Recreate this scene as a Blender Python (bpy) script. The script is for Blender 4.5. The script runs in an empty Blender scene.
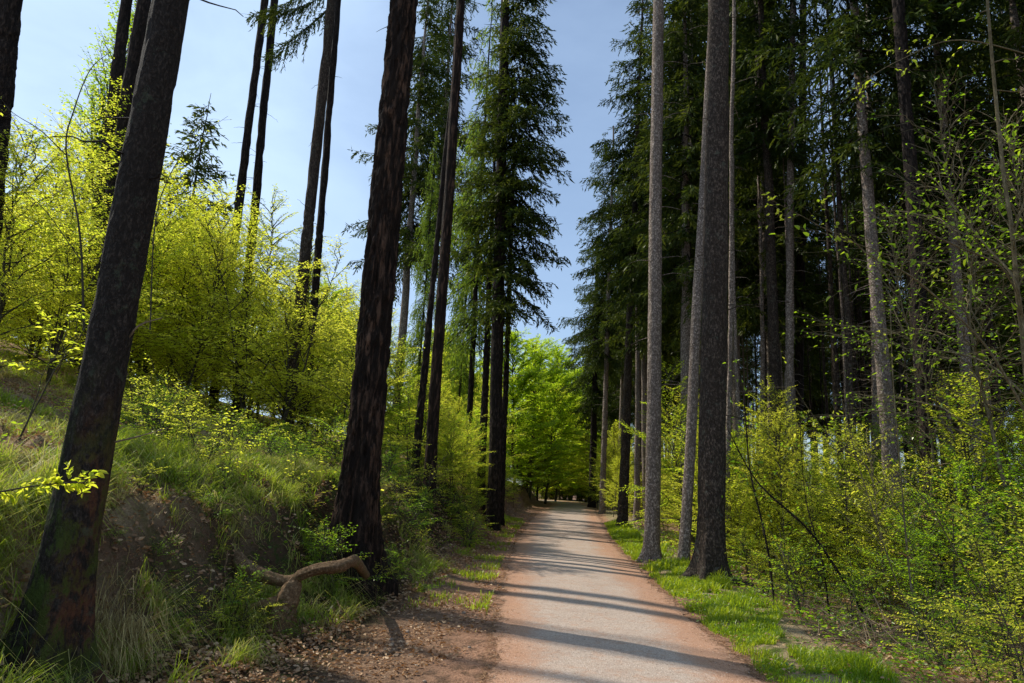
import bpy, math
import numpy as np
from mathutils import Matrix, Vector
SC = bpy.context.scene
COL = SC.collection
PI = math.pi
rng = np.random.default_rng(7)

# ------------------------------------------------------------------ camera
FPX = 1024*24/36
PITCH = math.radians(11.87); ROLL = math.radians(2.5)
CAMP = np.array([0, 0, 1.6])
cf = np.array([0, math.cos(PITCH), math.sin(PITCH)])
cu = np.array([0, -math.sin(PITCH), math.cos(PITCH)])
cr = np.array([1., 0, 0])
CR = cr*math.cos(ROLL) + cu*math.sin(ROLL)
CU = cu*math.cos(ROLL) - cr*math.sin(ROLL)
cam = bpy.data.cameras.new('camera'); cam.lens = 24; cam.sensor_width = 36
cam.clip_end = 2000; cam.clip_start = 0.05
camo = bpy.data.objects.new('camera', cam); COL.objects.link(camo)
M = Matrix.Identity(4)
for i in range(3):
    M[i][0] = CR[i]; M[i][1] = CU[i]; M[i][2] = -cf[i]; M[i][3] = CAMP[i]
camo.matrix_world = M
SC.camera = camo

def P(px, py, d):
    """point seen at that pixel at the distance d along the world's y axis"""
    v = FPX*cf + CR*(px-512) + CU*(341.5-py)
    return CAMP + v/v[1]*d
def proj(p):
    q = np.asarray(p) - CAMP
    zc = q@cf
    return 512 + FPX*(q@CR)/zc, 341.5 - FPX*(q@CU)/zc

# ------------------------------------------------------------------ noise
def _hash(i, j, k, seed):
    n = (i*73856093) ^ (j*19349663) ^ (k*83492791) ^ (seed*2654435761)
    n = (n ^ (n >> 13)) * 1274126177
    n = n & 0x7fffffff
    return ((n ^ (n >> 16)) & 0xffff)/65535.0
def vn(x, y, z=None, seed=1):
    x = np.asarray(x, float); y = np.asarray(y, float)
    z = np.zeros_like(x) if z is None else np.asarray(z, float)
    xi = np.floor(x).astype(np.int64); yi = np.floor(y).astype(np.int64); zi = np.floor(z).astype(np.int64)
    xf = x-xi; yf = y-yi; zf = z-zi
    xf = xf*xf*(3-2*xf); yf = yf*yf*(3-2*yf); zf = zf*zf*(3-2*zf)
    r = 0
    for a in (0, 1):
        for b in (0, 1):
            for c in (0, 1):
                w = (xf if a else 1-xf)*(yf if b else 1-yf)*(zf if c else 1-zf)
                r = r + w*_hash(xi+a, yi+b, zi+c, seed)
    return r*2-1
def fbm(x, y, z=None, seed=1, o=3):
    r = 0; a = 1
    for k in range(o):
        r = r + a*vn(np.asarray(x)*2**k, np.asarray(y)*2**k, None if z is None else np.asarray(z)*2**k, seed+k*17)
        a *= .5
    return r
def sstep(a, b, x):
    t = np.clip((x-a)/(b-a), 0, 1); return t*t*(3-2*t)

# ------------------------------------------------------------------ terrain
_gy = np.arange(-40, 500, 1.0)
def _smooth(a, n=7):
    k = np.ones(n)/n
    return np.convolve(np.pad(a, n//2, mode='edge'), k, mode='valid')
_xc = _smooth(np.interp(_gy, [-40, 0, 6, 14, 22, 35, 51, 68, 77, 85, 96, 130, 500], [.9, 1.0, 1.1, 1.43, 1.9, 3.1, 4.7, 6.5, 6.6, 4.0, -4, -30, -120]))
_hw = _smooth(np.interp(_gy, [0, 6, 14, 22, 36, 51, 500], [1.15, 1.15, 1.3, 1.4, 1.7, 1.85, 1.85]))
_ft = _smooth(np.interp(_gy, [0, 5, 7, 9, 11, 18, 33, 60, 500], [3.2, 3.4, 2.75, 2.6, 2.25, 1.9, 2.3, 2.6, 3]), 3)
def xc(y): return np.interp(y, _gy, _xc)
def hw(y): return np.interp(y, _gy, _hw)
def foot(y): return np.interp(y, _gy, _ft)
_ub = np.linspace(0, 300, 6001)
_bp = np.interp(_ub, [0, .5, .85, 1.12, 1.5, 3.4, 6, 12, 30, 60, 300], [0, .08, .26, .62, 1.30, 1.8, 2.35, 3.7, 7.8, 13, 30])
_bp = _smooth(_bp, 7)
def H(x, y):
    x = np.asarray(x, float); y = np.asarray(y, float)
    s = x - xc(y)
    wob = .25*vn(y*.55, x*0+3.3, seed=5) + .12*vn(y*1.7, x*.3, seed=6)
    u = -s - foot(y) + wob*sstep(1.4, 2.4, -s)
    up = np.clip(u, 0, None)
    bank = np.interp(up, _ub, _bp)
    amp = sstep(0, 1.2, up)
    n1 = fbm(x*.9, y*.9, seed=11, o=4)*.16 + (np.abs(fbm(x*2.6, y*2.6, seed=12, o=3))-.3)*.20*sstep(.4, 1., up)
    bank = bank + amp*n1 + sstep(4, 12, up)*fbm(x*.12, y*.12, seed=14, o=2)*.7
    bank = bank + sstep(.15, .7, up)*sstep(3.2, 1.4, up)*(fbm(x*5.5, y*5.5, seed=15, o=3)*.07 + .05*fbm(x*13, y*13, seed=16, o=2))
    hol = np.exp(-(((x+2.75)/.55)**2 + ((y-8.1)/.6)**2))*.34*sstep(.6, 1.2, up)
    bank = bank - hol
    v = s - hw(y) - .15
    vp = np.clip(v, 0, None)
    rt = .05*sstep(0, .5, vp) - .28*sstep(1.3, 3.2, vp) + sstep(1., 2.5, vp)*fbm(x*.6, y*.6, seed=21, o=3)*.12 + sstep(20, 60, vp)*fbm(x*.05, y*.05, seed=23, o=2)*1.2
    mid = .012*fbm(x*1.1, y*1.1, seed=31, o=2)
    return np.where(u > 0, bank, 0) + rt + mid
def h1(x, y): return float(H(np.array([x]), np.array([y]))[0])

# ------------------------------------------------------------------ mesh helpers
class Acc:
    def __init__(s): s.v = []; s.q = []; s.t = []; s.n = 0; s.a = []; s.mq = []; s.mt = []
    def add(s, v, q=None, t=None, a=None, mat=0):
        v = np.asarray(v, float).reshape(-1, 3)
        s.v.append(v)
        s.a.append(np.zeros(len(v)) if a is None else np.broadcast_to(np.asarray(a, float), (len(v),)))
        if q is not None and len(q): s.q.append(np.asarray(q, int)+s.n)
        if t is not None and len(t): s.t.append(np.asarray(t, int)+s.n)
        s.n += len(v); s.mq += [mat]*(0 if q is None else len(q)); s.mt += [mat]*(0 if t is None else len(t))
    def mesh(s, name, mat, smooth=True, attr='rnd', extra=None):
        V = np.concatenate(s.v) if s.v else np.zeros((0, 3))
        Q = np.concatenate(s.q) if s.q else np.zeros((0, 4), int)
        T = np.concatenate(s.t) if s.t else np.zeros((0, 3), int)
        me = bpy.data.meshes.new(name)
        me.vertices.add(len(V)); me.vertices.foreach_set('co', V.astype(np.float32).ravel())
        lo = np.concatenate([Q.ravel(), T.ravel()]).astype(np.int32)
        me.loops.add(len(lo)); me.loops.foreach_set('vertex_index', lo)
        st = np.concatenate([np.arange(len(Q))*4, len(Q)*4+np.arange(len(T))*3]).astype(np.int32)
        me.polygons.add(len(Q)+len(T)); me.polygons.foreach_set('loop_start', st)
        me.update(calc_edges=True); me.validate()
        me.polygons.foreach_set('use_smooth', np.full(len(me.polygons), smooth))
        at = me.attributes.new(attr, 'FLOAT', 'POINT')
        at.data.foreach_set('value', np.concatenate(s.a).astype(np.float32))
        if extra:
            for k, arr in extra.items():
                at = me.attributes.new(k, 'FLOAT', 'POINT'); at.data.foreach_set('value', np.asarray(arr, np.float32))
        for m_ in (mat if isinstance(mat, (list, tuple)) else [mat]): me.materials.append(m_)
        if isinstance(mat, (list, tuple)): me.polygons.foreach_set('material_index', np.array(s.mq+s.mt, np.int32))
        return me

def frame(T):
    T = T/np.maximum(np.linalg.norm(T, axis=-1, keepdims=True), 1e-9)
    ref = np.where(np.abs(T[..., 2:3]) > .9, np.array([1., 0, 0]), np.array([0, 0, 1.]))
    N = np.cross(ref, T); N /= np.linalg.norm(N, axis=-1, keepdims=True)
    return T, N, np.cross(T, N)
def tube(acc, pts, rad, sides=5, a=0., cap=False, mat=0):
    pts = np.asarray(pts, float); n = len(pts)
    rad = np.broadcast_to(np.asarray(rad, float), (n,))
    T = np.gradient(pts, axis=0)
    T0 = T.mean(0); T0 /= max(np.linalg.norm(T0), 1e-9)
    ref = np.array([1., 0, 0]) if abs(T0[0]) < .8 else np.array([0, 1., 0])
    T = T/np.maximum(np.linalg.norm(T, axis=1, keepdims=True), 1e-9)
    N = ref - T*(T@ref)[:, None]; N /= np.linalg.norm(N, axis=1, keepdims=True)
    B = np.cross(T, N)
    th = np.arange(sides)*2*PI/sides
    V = pts[:, None] + rad[:, None, None]*(N[:, None]*np.cos(th)[None, :, None] + B[:, None]*np.sin(th)[None, :, None])
    i = np.arange(n-1)[:, None]*sides; j = np.arange(sides)[None]; k = (j+1) % sides
    q = np.stack([i+j, i+k, i+sides+k, i+sides+j], -1).reshape(-1, 4)
    V = V.reshape(-1, 3)
    if cap:
        t = [[(n-1)*sides+jj, (n-1)*sides+(jj+1) % sides, n*sides] for jj in range(sides)]
        acc.add(np.vstack([V, pts[-1]]), q, t, a, mat)
    else: acc.add(V, q, None, a, mat)
def smoothline(pts, n=24):
    pts = np.asarray(pts, float)
    if len(pts) < 3:
        t = np.linspace(0, 1, n)[:, None]; return pts[0]*(1-t)+pts[-1]*t
    P0 = np.vstack([2*pts[0]-pts[1], pts, 2*pts[-1]-pts[-2]])
    out = []; m = len(pts)-1; per = max(2, n//m)
    for i in range(m):
        a, b, c, d = P0[i:i+4]
        for t in np.linspace(0, 1, per, endpoint=False):
            out.append(.5*((2*b)+(-a+c)*t+(2*a-5*b+4*c-d)*t*t+(-a+3*b-3*c+d)*t**3))
    out.append(pts[-1]); return np.array(out)

def unit(v): return v/np.maximum(np.linalg.norm(v, axis=-1, keepdims=True), 1e-9)
def leaves(acc, pos, dr, nr, size, wid=.55, full=True, rnd=None, r=None, droop=.25):
    """a leaf-shaped folded blade at every pos along dr with the normal nr"""
    r = r or rng
    pos = np.asarray(pos, float); n = len(pos)
    if n == 0: return
    d = unit(np.asarray(dr, float)); nr = np.asarray(nr, float)
    sd = unit(np.cross(d, nr)); nn = np.cross(sd, d)
    size = np.broadcast_to(size, (n,))[:, None]
    w = size*wid*.5
    rnd = r.random(n) if rnd is None else rnd
    fold = w*.35
    tip = pos + d*size - nn*size*droop
    if full:
        l1 = pos + d*size*.3 + sd*w*.92 + nn*fold; l2 = pos + d*size*.68 + sd*w*.75 + nn*(fold-size*droop*.45)
        r1 = pos + d*size*.3 - sd*w*.92 + nn*fold; r2 = pos + d*size*.68 - sd*w*.75 + nn*(fold-size*droop*.45)
        V = np.stack([pos, l1, l2, tip, r2, r1], 1).reshape(-1, 3)
        b = np.arange(n)[:, None]*6
        q = np.concatenate([b+np.array([[0, 3, 2, 1]]), b+np.array([[0, 5, 4, 3]])])
        acc.add(V, q, None, np.repeat(rnd, 6))
    else:
        l = pos + d*size*.45 + sd*w + nn*fold; rr = pos + d*size*.45 - sd*w + nn*fold
        V = np.stack([pos, rr, tip, l], 1).reshape(-1, 3)
        b = np.arange(n)[:, None]*4
        acc.add(V, b+np.array([[0, 1, 2, 3]]), None, np.repeat(rnd, 4))

# ------------------------------------------------------------------ materials
def newmat(name):
    m = bpy.data.materials.new(name); m.use_nodes = True
    nt = m.node_tree; nt.nodes.clear()
    out = nt.nodes.new('ShaderNodeOutputMaterial')
    return m, nt, out
def nd(nt, t, **k):
    n = nt.nodes.new(t)
    for a, b in k.items():
        if a in n.inputs.keys() if hasattr(n.inputs, 'keys') else False: n.inputs[a].default_value = b
        else: setattr(n, a, b)
    return n
def ramp(nt, fac, stops, interp='LINEAR'):
    n = nt.nodes.new('ShaderNodeValToRGB'); n.color_ramp.interpolation = interp
    e = n.color_ramp.elements
    while len(e) < len(stops): e.new(.5)
    for i, (p, c) in enumerate(stops):
        e[i].position = p; e[i].color = (*c, 1) if len(c) == 3 else c
    if fac is not None: nt.links.new(fac, n.inputs[0])
    return n.outputs[0]
def mix(nt, f, a, b, mode='MIX'):
    n = nt.nodes.new('ShaderNodeMix'); n.data_type = 'RGBA'; n.blend_type = mode
    for s, v in ((0, f), (6, a), (7, b)):
        if isinstance(v, (int, float)): n.inputs[s].default_value = v
        elif isinstance(v, tuple): n.inputs[s].default_value = (*v, 1)
        else: nt.links.new(v, n.inputs[s])
    return n.outputs[2]
def mth(nt, op, a, b=None, c=None):
    n = nt.nodes.new('ShaderNodeMath'); n.operation = op
    for s, v in enumerate((a, b, c)):
        if v is None: continue
        if isinstance(v, (int, float)): n.inputs[s].default_value = v
        else: nt.links.new(v, n.inputs[s])
    return n.outputs[0]
def mrange(nt, v, a, b, c=0., d=1.):
    n = nt.nodes.new('ShaderNodeMapRange'); n.interpolation_type = 'SMOOTHSTEP'
    nt.links.new(v, n.inputs[0])
    for i, x in enumerate((a, b, c, d)): n.inputs[i+1].default_value = x
    return n.outputs[0]
def coords(nt, which='Object', scale=(1, 1, 1)):
    c = nt.nodes.new('ShaderNodeTexCoord'); m = nt.nodes.new('ShaderNodeMapping')
    m.inputs['Scale'].default_value = scale
    nt.links.new(c.outputs[which], m.inputs[0]); return m.outputs[0]
def noise(nt, vec, scale, detail=4, rough=.55, dist=0., col=False):
    n = nt.nodes.new('ShaderNodeTexNoise'); n.inputs['Scale'].default_value = scale
    n.inputs['Detail'].default_value = detail; n.inputs['Roughness'].default_value = rough; n.inputs['Distortion'].default_value = dist
    nt.links.new(vec, n.inputs['Vector']); return n.outputs['Color' if col else 'Fac']
def attr(nt, name):
    n = nt.nodes.new('ShaderNodeAttribute'); n.attribute_name = name; return n.outputs['Fac']
def bump(nt, h, strength=.5, dist=.02):
    n = nt.nodes.new('ShaderNodeBump'); n.inputs['Strength'].default_value = strength; n.inputs['Distance'].default_value = dist
    nt.links.new(h, n.inputs['Height']); return n.outputs[0]
def principled(nt, out, col, rough=.85, nrm=None, spec=.25):
    p = nt.nodes.new('ShaderNodeBsdfPrincipled')
    if isinstance(col, tuple): p.inputs['Base Color'].default_value = (*col, 1)
    else: nt.links.new(col, p.inputs['Base Color'])
    if isinstance(rough, (int, float)): p.inputs['Roughness'].default_value = rough
    p.inputs['Specular IOR Level'].default_value = spec
    if nrm is not None: nt.links.new(nrm, p.inputs['Normal'])
    nt.links.new(p.outputs[0], out.inputs[0]); return p

def leaf_mat(name, stops, tstops, tfac=.5, gloss=.06, objvar=.25, patch=0.):
    m, nt, out = newmat(name)
    a = attr(nt, 'rnd')
    oi = nt.nodes.new('ShaderNodeObjectInfo')
    f = mth(nt, 'ADD', mth(nt, 'MULTIPLY', a, 1-objvar), mth(nt, 'MULTIPLY', oi.outputs['Random'], objvar))
    if patch:
        g = nt.nodes.new('ShaderNodeNewGeometry')
        nn = noise(nt, g.outputs['Position'], 1.6, 2)
        f = mth(nt, 'ADD', mth(nt, 'MULTIPLY', f, 1-patch), mth(nt, 'MULTIPLY', nn, patch))
    dc = ramp(nt, f, stops); tc = ramp(nt, f, tstops)
    d = nt.nodes.new('ShaderNodeBsdfDiffuse'); t = nt.nodes.new('ShaderNodeBsdfTranslucent'); g = nt.nodes.new('ShaderNodeBsdfGlossy')
    g.inputs['Roughness'].default_value = .38; g.inputs['Color'].default_value = (.7, .72, .6, 1)
    nt.links.new(dc, d.inputs[0]); nt.links.new(tc, t.inputs[0])
    s1 = nt.nodes.new('ShaderNodeMixShader'); s1.inputs[0].default_value = tfac
    nt.links.new(d.outputs[0], s1.inputs[1]); nt.links.new(t.outputs[0], s1.inputs[2])
    s2 = nt.nodes.new('ShaderNodeMixShader'); s2.inputs[0].default_value = gloss
    nt.links.new(s1.outputs[0], s2.inputs[1]); nt.links.new(g.outputs[0], s2.inputs[2])
    nt.links.new(s2.outputs[0], out.inputs[0]); return m

def bark_mat(name, dark, light, scale=9, zs=.28, depth=.03, moss=None, red=None, plate=True, tint=None):
    m, nt, out = newmat(name)
    v = coords(nt, 'Object', (1, 1, zs))
    w = noise(nt, v, 9.0, 5, .7, col=True)
    mixv = nt.nodes.new('ShaderNodeVectorMath'); mixv.operation = 'MULTIPLY_ADD'
    nt.links.new(w, mixv.inputs[0]); mixv.inputs[1].default_value = (.22, .22, .22); nt.links.new(v, mixv.inputs[2])
    vo = nt.nodes.new('ShaderNodeTexVoronoi'); vo.feature = 'F1'; vo.inputs['Scale'].default_value = scale*1.4
    nt.links.new(mixv.outputs[0], vo.inputs['Vector'])
    cr_ = mrange(nt, vo.outputs['Distance'], .75, .25)
    n1 = noise(nt, v, scale*1.8, 8, .72); n2 = noise(nt, v, 1.3, 3)
    hgt = mth(nt, 'ADD', mth(nt, 'MULTIPLY', cr_, .6 if plate else .2), mth(nt, 'MULTIPLY', n1, .9))
    f = mth(nt, 'ADD', mth(nt, 'MULTIPLY', cr_, .35 if plate else .15), mth(nt, 'MULTIPLY', mrange(nt, n1, .3, .75), .65))
    c = ramp(nt, f, [(.05, tuple(x*.5 for x in dark)), (.45, dark), (.95, light)])
    c = mix(nt, mth(nt, 'MULTIPLY', mrange(nt, n2, .35, .7), .45), c, tuple(x*.6 for x in dark))
    if red is not None:
        g = nt.nodes.new('ShaderNodeSeparateXYZ'); cc = nt.nodes.new('ShaderNodeTexCoord'); nt.links.new(cc.outputs['Object'], g.inputs[0])
        side = mrange(nt, mth(nt, 'ADD', g.outputs[0], mth(nt, 'MULTIPLY', n2, .25)), red[1], red[2])
        lowz = mrange(nt, g.outputs[2], 1.1, 2.2, 1., 0.)
        rn = mrange(nt, noise(nt, v, 14, 6, .7), .40, .60)
        c = mix(nt, mth(nt, 'MULTIPLY', mth(nt, 'MULTIPLY', side, lowz), mth(nt, 'MULTIPLY', rn, .9)), c, red[0])
    if moss is not None:
        g = nt.nodes.new('ShaderNodeSeparateXYZ'); cc = nt.nodes.new('ShaderNodeTexCoord'); nt.links.new(cc.outputs['Object'], g.inputs[0])
        lowz = mrange(nt, g.outputs[2], moss[1], moss[2], 1., 0.)
        nm = mrange(nt, noise(nt, v, 7, 8, .75), .47, .58)
        c = mix(nt, mth(nt, 'MULTIPLY', mth(nt, 'MULTIPLY', nm, lowz), .85), c, moss[0])
    if tint:
        lich = mrange(nt, noise(nt, coords(nt, 'Object', (1, 1, 1)), 6, 5, .7), .58, .66)
        c = mix(nt, mth(nt, 'MULTIPLY', lich, .5), c, tint)
    principled(nt, out, c, .92, bump(nt, hgt, 1., depth), .15)
    return m

MOSS = (.045, .075, .012)
BARK_NEAR = bark_mat('bark_near', (.028, .022, .018), (.085, .066, .052), 26, .5, .012, moss=((.05, .075, .012), .7, 2.4), red=((.13, .052, .028), .07, .2), tint=(.07, .085, .055))
BARK_PINE = bark_mat('bark_pine', (.022, .014, .010), (.15, .085, .055), 9, .16, .05)
BARK_SPRUCE = bark_mat('bark_spruce', (.05, .037, .028), (.21, .155, .12), 18, .5, .02, tint=(.12, .13, .10))
BARK_PALE = bark_mat('bark_pale', (.20, .155, .125), (.72, .60, .50), 17, .7, .02)
BARK_DARK = bark_mat('bark_dark', (.022, .016, .013), (.09, .062, .047), 12, .3, .03)
BARK_YOUNG = bark_mat('bark_young', (.07, .06, .04), (.22, .20, .13), 14, .4, .006, plate=False)
BARK_TWIG = bark_mat('bark_twig', (.16, .13, .07), (.48, .42, .26), 20, .4, .003, plate=False)
BARK_ROOT = bark_mat('bark_root', (.19, .115, .06), (.64, .46, .28), 22, 1., .015, plate=False, tint=(.10, .12, .035))
BARK_DRY = bark_mat('bark_dry', (.22, .16, .10), (.5, .40, .27), 20, .4, .003, plate=False)

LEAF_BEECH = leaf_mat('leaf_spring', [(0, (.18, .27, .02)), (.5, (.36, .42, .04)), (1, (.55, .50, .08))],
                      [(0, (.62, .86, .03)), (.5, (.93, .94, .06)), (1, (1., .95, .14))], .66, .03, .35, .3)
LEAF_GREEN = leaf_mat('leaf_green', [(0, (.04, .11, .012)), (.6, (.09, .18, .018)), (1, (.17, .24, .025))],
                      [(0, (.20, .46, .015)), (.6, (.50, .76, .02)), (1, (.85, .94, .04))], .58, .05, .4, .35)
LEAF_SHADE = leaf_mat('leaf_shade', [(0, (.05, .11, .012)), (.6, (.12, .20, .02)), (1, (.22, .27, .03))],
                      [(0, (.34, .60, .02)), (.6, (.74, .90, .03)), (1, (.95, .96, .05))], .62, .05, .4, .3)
LEAF_BROWN = leaf_mat('leaf_brown', [(0, (.20, .10, .05)), (.6, (.42, .25, .14)), (1, (.68, .48, .30))],
                      [(0, (.25, .10, .03)), (1, (.5, .25, .08))], .25, .03, .2)
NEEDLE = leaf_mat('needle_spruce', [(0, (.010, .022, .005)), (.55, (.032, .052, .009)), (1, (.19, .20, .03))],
                  [(0, (.02, .04, .005)), (.55, (.07, .10, .01)), (1, (.34, .38, .03))], .34, .015, .35, .5)  # bright ramp ends paint sunlit patches into the dark needles
NEEDLE_LARCH = leaf_mat('needle_larch', [(0, (.06, .11, .015)), (1, (.15, .20, .03))],
                        [(0, (.12, .24, .02)), (1, (.36, .46, .03))], .48, .02, .3)
GRASS_V = leaf_mat('grass_verge', [(0, (.09, .17, .012)), (.8, (.24, .31, .025)), (1, (.42, .36, .14))], [(0, (.30, .50, .01)), (.8, (.68, .76, .03)), (1, (.7, .6, .2))], .5, .04, .0, .3)
GRASS_B = leaf_mat('grass_bank', [(0, (.09, .16, .015)), (.45, (.24, .29, .04)), (.7, (.46, .40, .16)), (1, (.62, .48, .27))],
                   [(0, (.20, .38, .01)), (.5, (.50, .60, .03)), (.75, (.62, .55, .15)), (1, (.6, .45, .2))], .45, .03, .0, .3)
STRAW = leaf_mat('straw', [(0, (.20, .14, .055)), (.5, (.42, .34, .13)), (1, (.60, .50, .22))], [(0, (.3, .2, .08)), (1, (.5, .4, .2))], .3, .03, 0)

# ------------------------------------------------------------------ scene helpers
def tag(o, label=None, cat=None, group=None, kind=None):
    if label: o['label'] = label
    if cat: o['category'] = cat
    if group: o['group'] = group
    if kind: o['kind'] = kind
    return o
def ob(name, me, parent=None, loc=(0, 0, 0)):
    o = bpy.data.objects.new(name, me); COL.objects.link(o); o.location = loc
    if parent is not None: o.parent = parent
    return o
def empty(name, loc=(0, 0, 0)):
    o = bpy.data.objects.new(name, None); COL.objects.link(o); o.location = loc; o.empty_display_size = .2
    return o
def plant(name, parts, x, y, label, cat, group=None, rz=0., sc=1., tilt=0., tdir=0., sink=.05, scz=None):
    """an Empty at the plant's foot with its parts; meshes are shared between plants of a kind"""
    o = empty(name, (x, y, h1(x, y)-sink))
    o.rotation_mode = 'XYZ'
    R = Matrix.Rotation(tilt, 3, Vector((-math.sin(tdir), math.cos(tdir), 0))) @ Matrix.Rotation(rz, 3, 'Z') if tilt else Matrix.Rotation(rz, 3, 'Z')
    o.rotation_euler = R.to_euler(); o.scale = (sc, sc, scz or sc)
    tag(o, label, cat, group)
    for pn, me in parts: ob(pn, me, o)
    return o

# ------------------------------------------------------------------ ground, path
def axis(*segs):
    out = []
    for a, b, st in segs: out.append(np.arange(a, b, st))
    return np.concatenate(out + [np.array([segs[-1][1]])])
def build_ground():
    ys = axis((-30, 2, 2), (2, 13, .06), (13, 14, .09), (14, 30, .18), (30, 60, .5), (60, 140, 2.5), (140, 500, 20))
    ss = axis((-300, -60, 20), (-60, -20, 2.), (-20, -9, .5), (-9, -6, .12), (-6, -1.4, .045), (-1.4, 4.5, .09), (4.5, 12, .4), (12, 40, 2), (40, 300, 20))
    Y, S = np.meshgrid(ys, ss, indexing='ij')
    X = xc(Y)+S; Z = H(X, Y)
    n, m = Y.shape
    i = np.arange(n-1)[:, None]*m; j = np.arange(m-1)[None]
    q = np.stack([i+j, i+j+1, i+m+j+1, i+m+j], -1).reshape(-1, 4)
    acc = Acc(); acc.add(np.stack([X, Y, Z], -1).reshape(-1, 3), q, None, (S/np.maximum(hw(Y), .1)).ravel())
    mt, nt, out = newmat('forest_floor')
    off = attr(nt, 'rnd'); g = nt.nodes.new('ShaderNodeNewGeometry'); pos = g.outputs['Position']
    nA = noise(nt, pos, .9, 5, .6); nB = noise(nt, pos, 9, 5, .65); nC = noise(nt, pos, 45, 4, .7)
    litter = ramp(nt, nB, [(.3, (.10, .06, .035)), (.5, (.30, .18, .11)), (.7, (.55, .37, .24))])
    soil = ramp(nt, nC, [(.3, (.06, .035, .02)), (.7, (.27, .16, .10))])
    base = mix(nt, mrange(nt, nC, .4, .6), litter, soil)
    grassy = ramp(nt, nB, [(.3, (.03, .055, .01)), (.7, (.12, .14, .03))])
    straw = ramp(nt, nC, [(.3, (.18, .13, .07)), (.7, (.52, .40, .24))])
    grassy = mix(nt, mrange(nt, noise(nt, pos, 2.3, 3), .35, .5), grassy, straw)
    orange = ramp(nt, nC, [(.3, (.22, .10, .055)), (.7, (.56, .33, .21))])
    orange = mix(nt, mrange(nt, noise(nt, pos, 5, 6, .75), .45, .62), orange, soil)
    offw = mth(nt, 'ADD', off, mth(nt, 'MULTIPLY', mth(nt, 'SUBTRACT', nB, .5), .35))
    # left slope gets grassier up the bank, verge on the right is grass
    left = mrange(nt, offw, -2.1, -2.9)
    face_shade = mth(nt, 'MULTIPLY', mrange(nt, offw, -1.9, -2.4), mrange(nt, offw, -4.2, -3.2))
    base2 = mix(nt, mth(nt, 'MULTIPLY', face_shade, .92), base, ramp(nt, nB, [(.3, (.018, .012, .008)), (.7, (.11, .062, .036))]))  # dark soil, with the shade of the steep face put into its colour
    c = mix(nt, mth(nt, 'MULTIPLY', mth(nt, 'MULTIPLY', left, mth(nt, 'SUBTRACT', 1., mth(nt, 'MULTIPLY', face_shade, .9))), mrange(nt, nA, .40, .60)), base2, grassy)
    mossy = mth(nt, 'MULTIPLY', face_shade, mrange(nt, noise(nt, pos, 9, 8, .75), .5, .58))
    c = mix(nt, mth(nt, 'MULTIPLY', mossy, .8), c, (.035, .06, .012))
    right = mth(nt, 'MULTIPLY', mrange(nt, offw, 1.05, 1.2), mrange(nt, offw, 2.3, 1.9))
    c = mix(nt, right, c, grassy)
    och = mth(nt, 'MULTIPLY', mrange(nt, offw, 1.4, 1.12), mrange(nt, offw, -1.75, -1.2))
    c = mix(nt, och, c, orange)
    hh = mth(nt, 'ADD', nB, mth(nt, 'MULTIPLY', nC, .5))
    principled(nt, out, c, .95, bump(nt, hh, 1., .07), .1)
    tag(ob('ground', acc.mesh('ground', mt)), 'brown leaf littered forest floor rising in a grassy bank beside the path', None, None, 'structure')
    # path: its own sheet 4 mm above
    s2 = np.linspace(-1.06, 1.06, 40)
    Y, S = np.meshgrid(ys[(ys > -30)], s2, indexing='ij')
    ww = hw(Y); S = S*(1+sstep(.9, 1.06, np.abs(S))*(.07*fbm(Y*2.1, np.sign(S)*3, seed=81, o=4)-.02)); X = xc(Y)+S*ww; Z = H(X, Y)+.004+.03*np.clip(1-(S/1.06)**2, 0, 1)
    n, m = Y.shape
    i = np.arange(n-1)[:, None]*m; j = np.arange(m-1)[None]
    q = np.stack([i+j, i+j+1, i+m+j+1, i+m+j], -1).reshape(-1, 4)
    acc = Acc(); acc.add(np.stack([X, Y, Z], -1).reshape(-1, 3), q, None, S.ravel())
    mt, nt, out = newmat('path_surface')
    off = attr(nt, 'rnd'); g = nt.nodes.new('ShaderNodeNewGeometry'); pos = g.outputs['Position']
    nA = noise(nt, pos, 1.1, 5, .6); nB = noise(nt, pos, 14, 5, .7); nC = noise(nt, pos, 90, 3, .75)
    vo = nt.nodes.new('ShaderNodeTexVoronoi'); vo.inputs['Scale'].default_value = 75; nt.links.new(pos, vo.inputs['Vector'])
    grit = mix(nt, .5, ramp(nt, nC, [(.25, (.19, .14, .11)), (.5, (.44, .345, .275)), (.8, (.68, .55, .45))]), ramp(nt, mth(nt, 'MULTIPLY', vo.outputs['Color'], 1.), [(0, (.22, .165, .13)), (1, (.66, .53, .43))]))
    grit = mix(nt, mth(nt, 'MULTIPLY', mrange(nt, nA, .42, .68), .5), grit, (.36, .26, .20))
    needles = ramp(nt, nC, [(.3, (.24, .11, .06)), (.7, (.60, .35, .22))])
    offw = mth(nt, 'ADD', mth(nt, 'ABSOLUTE', mth(nt, 'ADD', off, .05)), mth(nt, 'ADD', mth(nt, 'MULTIPLY', mth(nt, 'SUBTRACT', nB, .5), .5), mth(nt, 'MULTIPLY', mth(nt, 'SUBTRACT', nA, .5), .5)))
    c = mix(nt, mth(nt, 'MULTIPLY', mrange(nt, offw, .44, .88), .92), grit, needles)
    c = mix(nt, mth(nt, 'MULTIPLY', mrange(nt, noise(nt, pos, 5, 6, .75), .50, .62), .38), c, needles)
    edge_soil = ramp(nt, nC, [(.3, (.06, .035, .02)), (.7, (.27, .16, .10))])
    c = mix(nt, mrange(nt, mth(nt, 'ADD', mth(nt, 'ABSOLUTE', off), mth(nt, 'MULTIPLY', mth(nt, 'SUBTRACT', noise(nt, pos, 6, 6, .75), .5), .9)), .92, 1.12), c, edge_soil)
    spk = mrange(nt, noise(nt, pos, 26, 3, .85), .60, .66)
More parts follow.
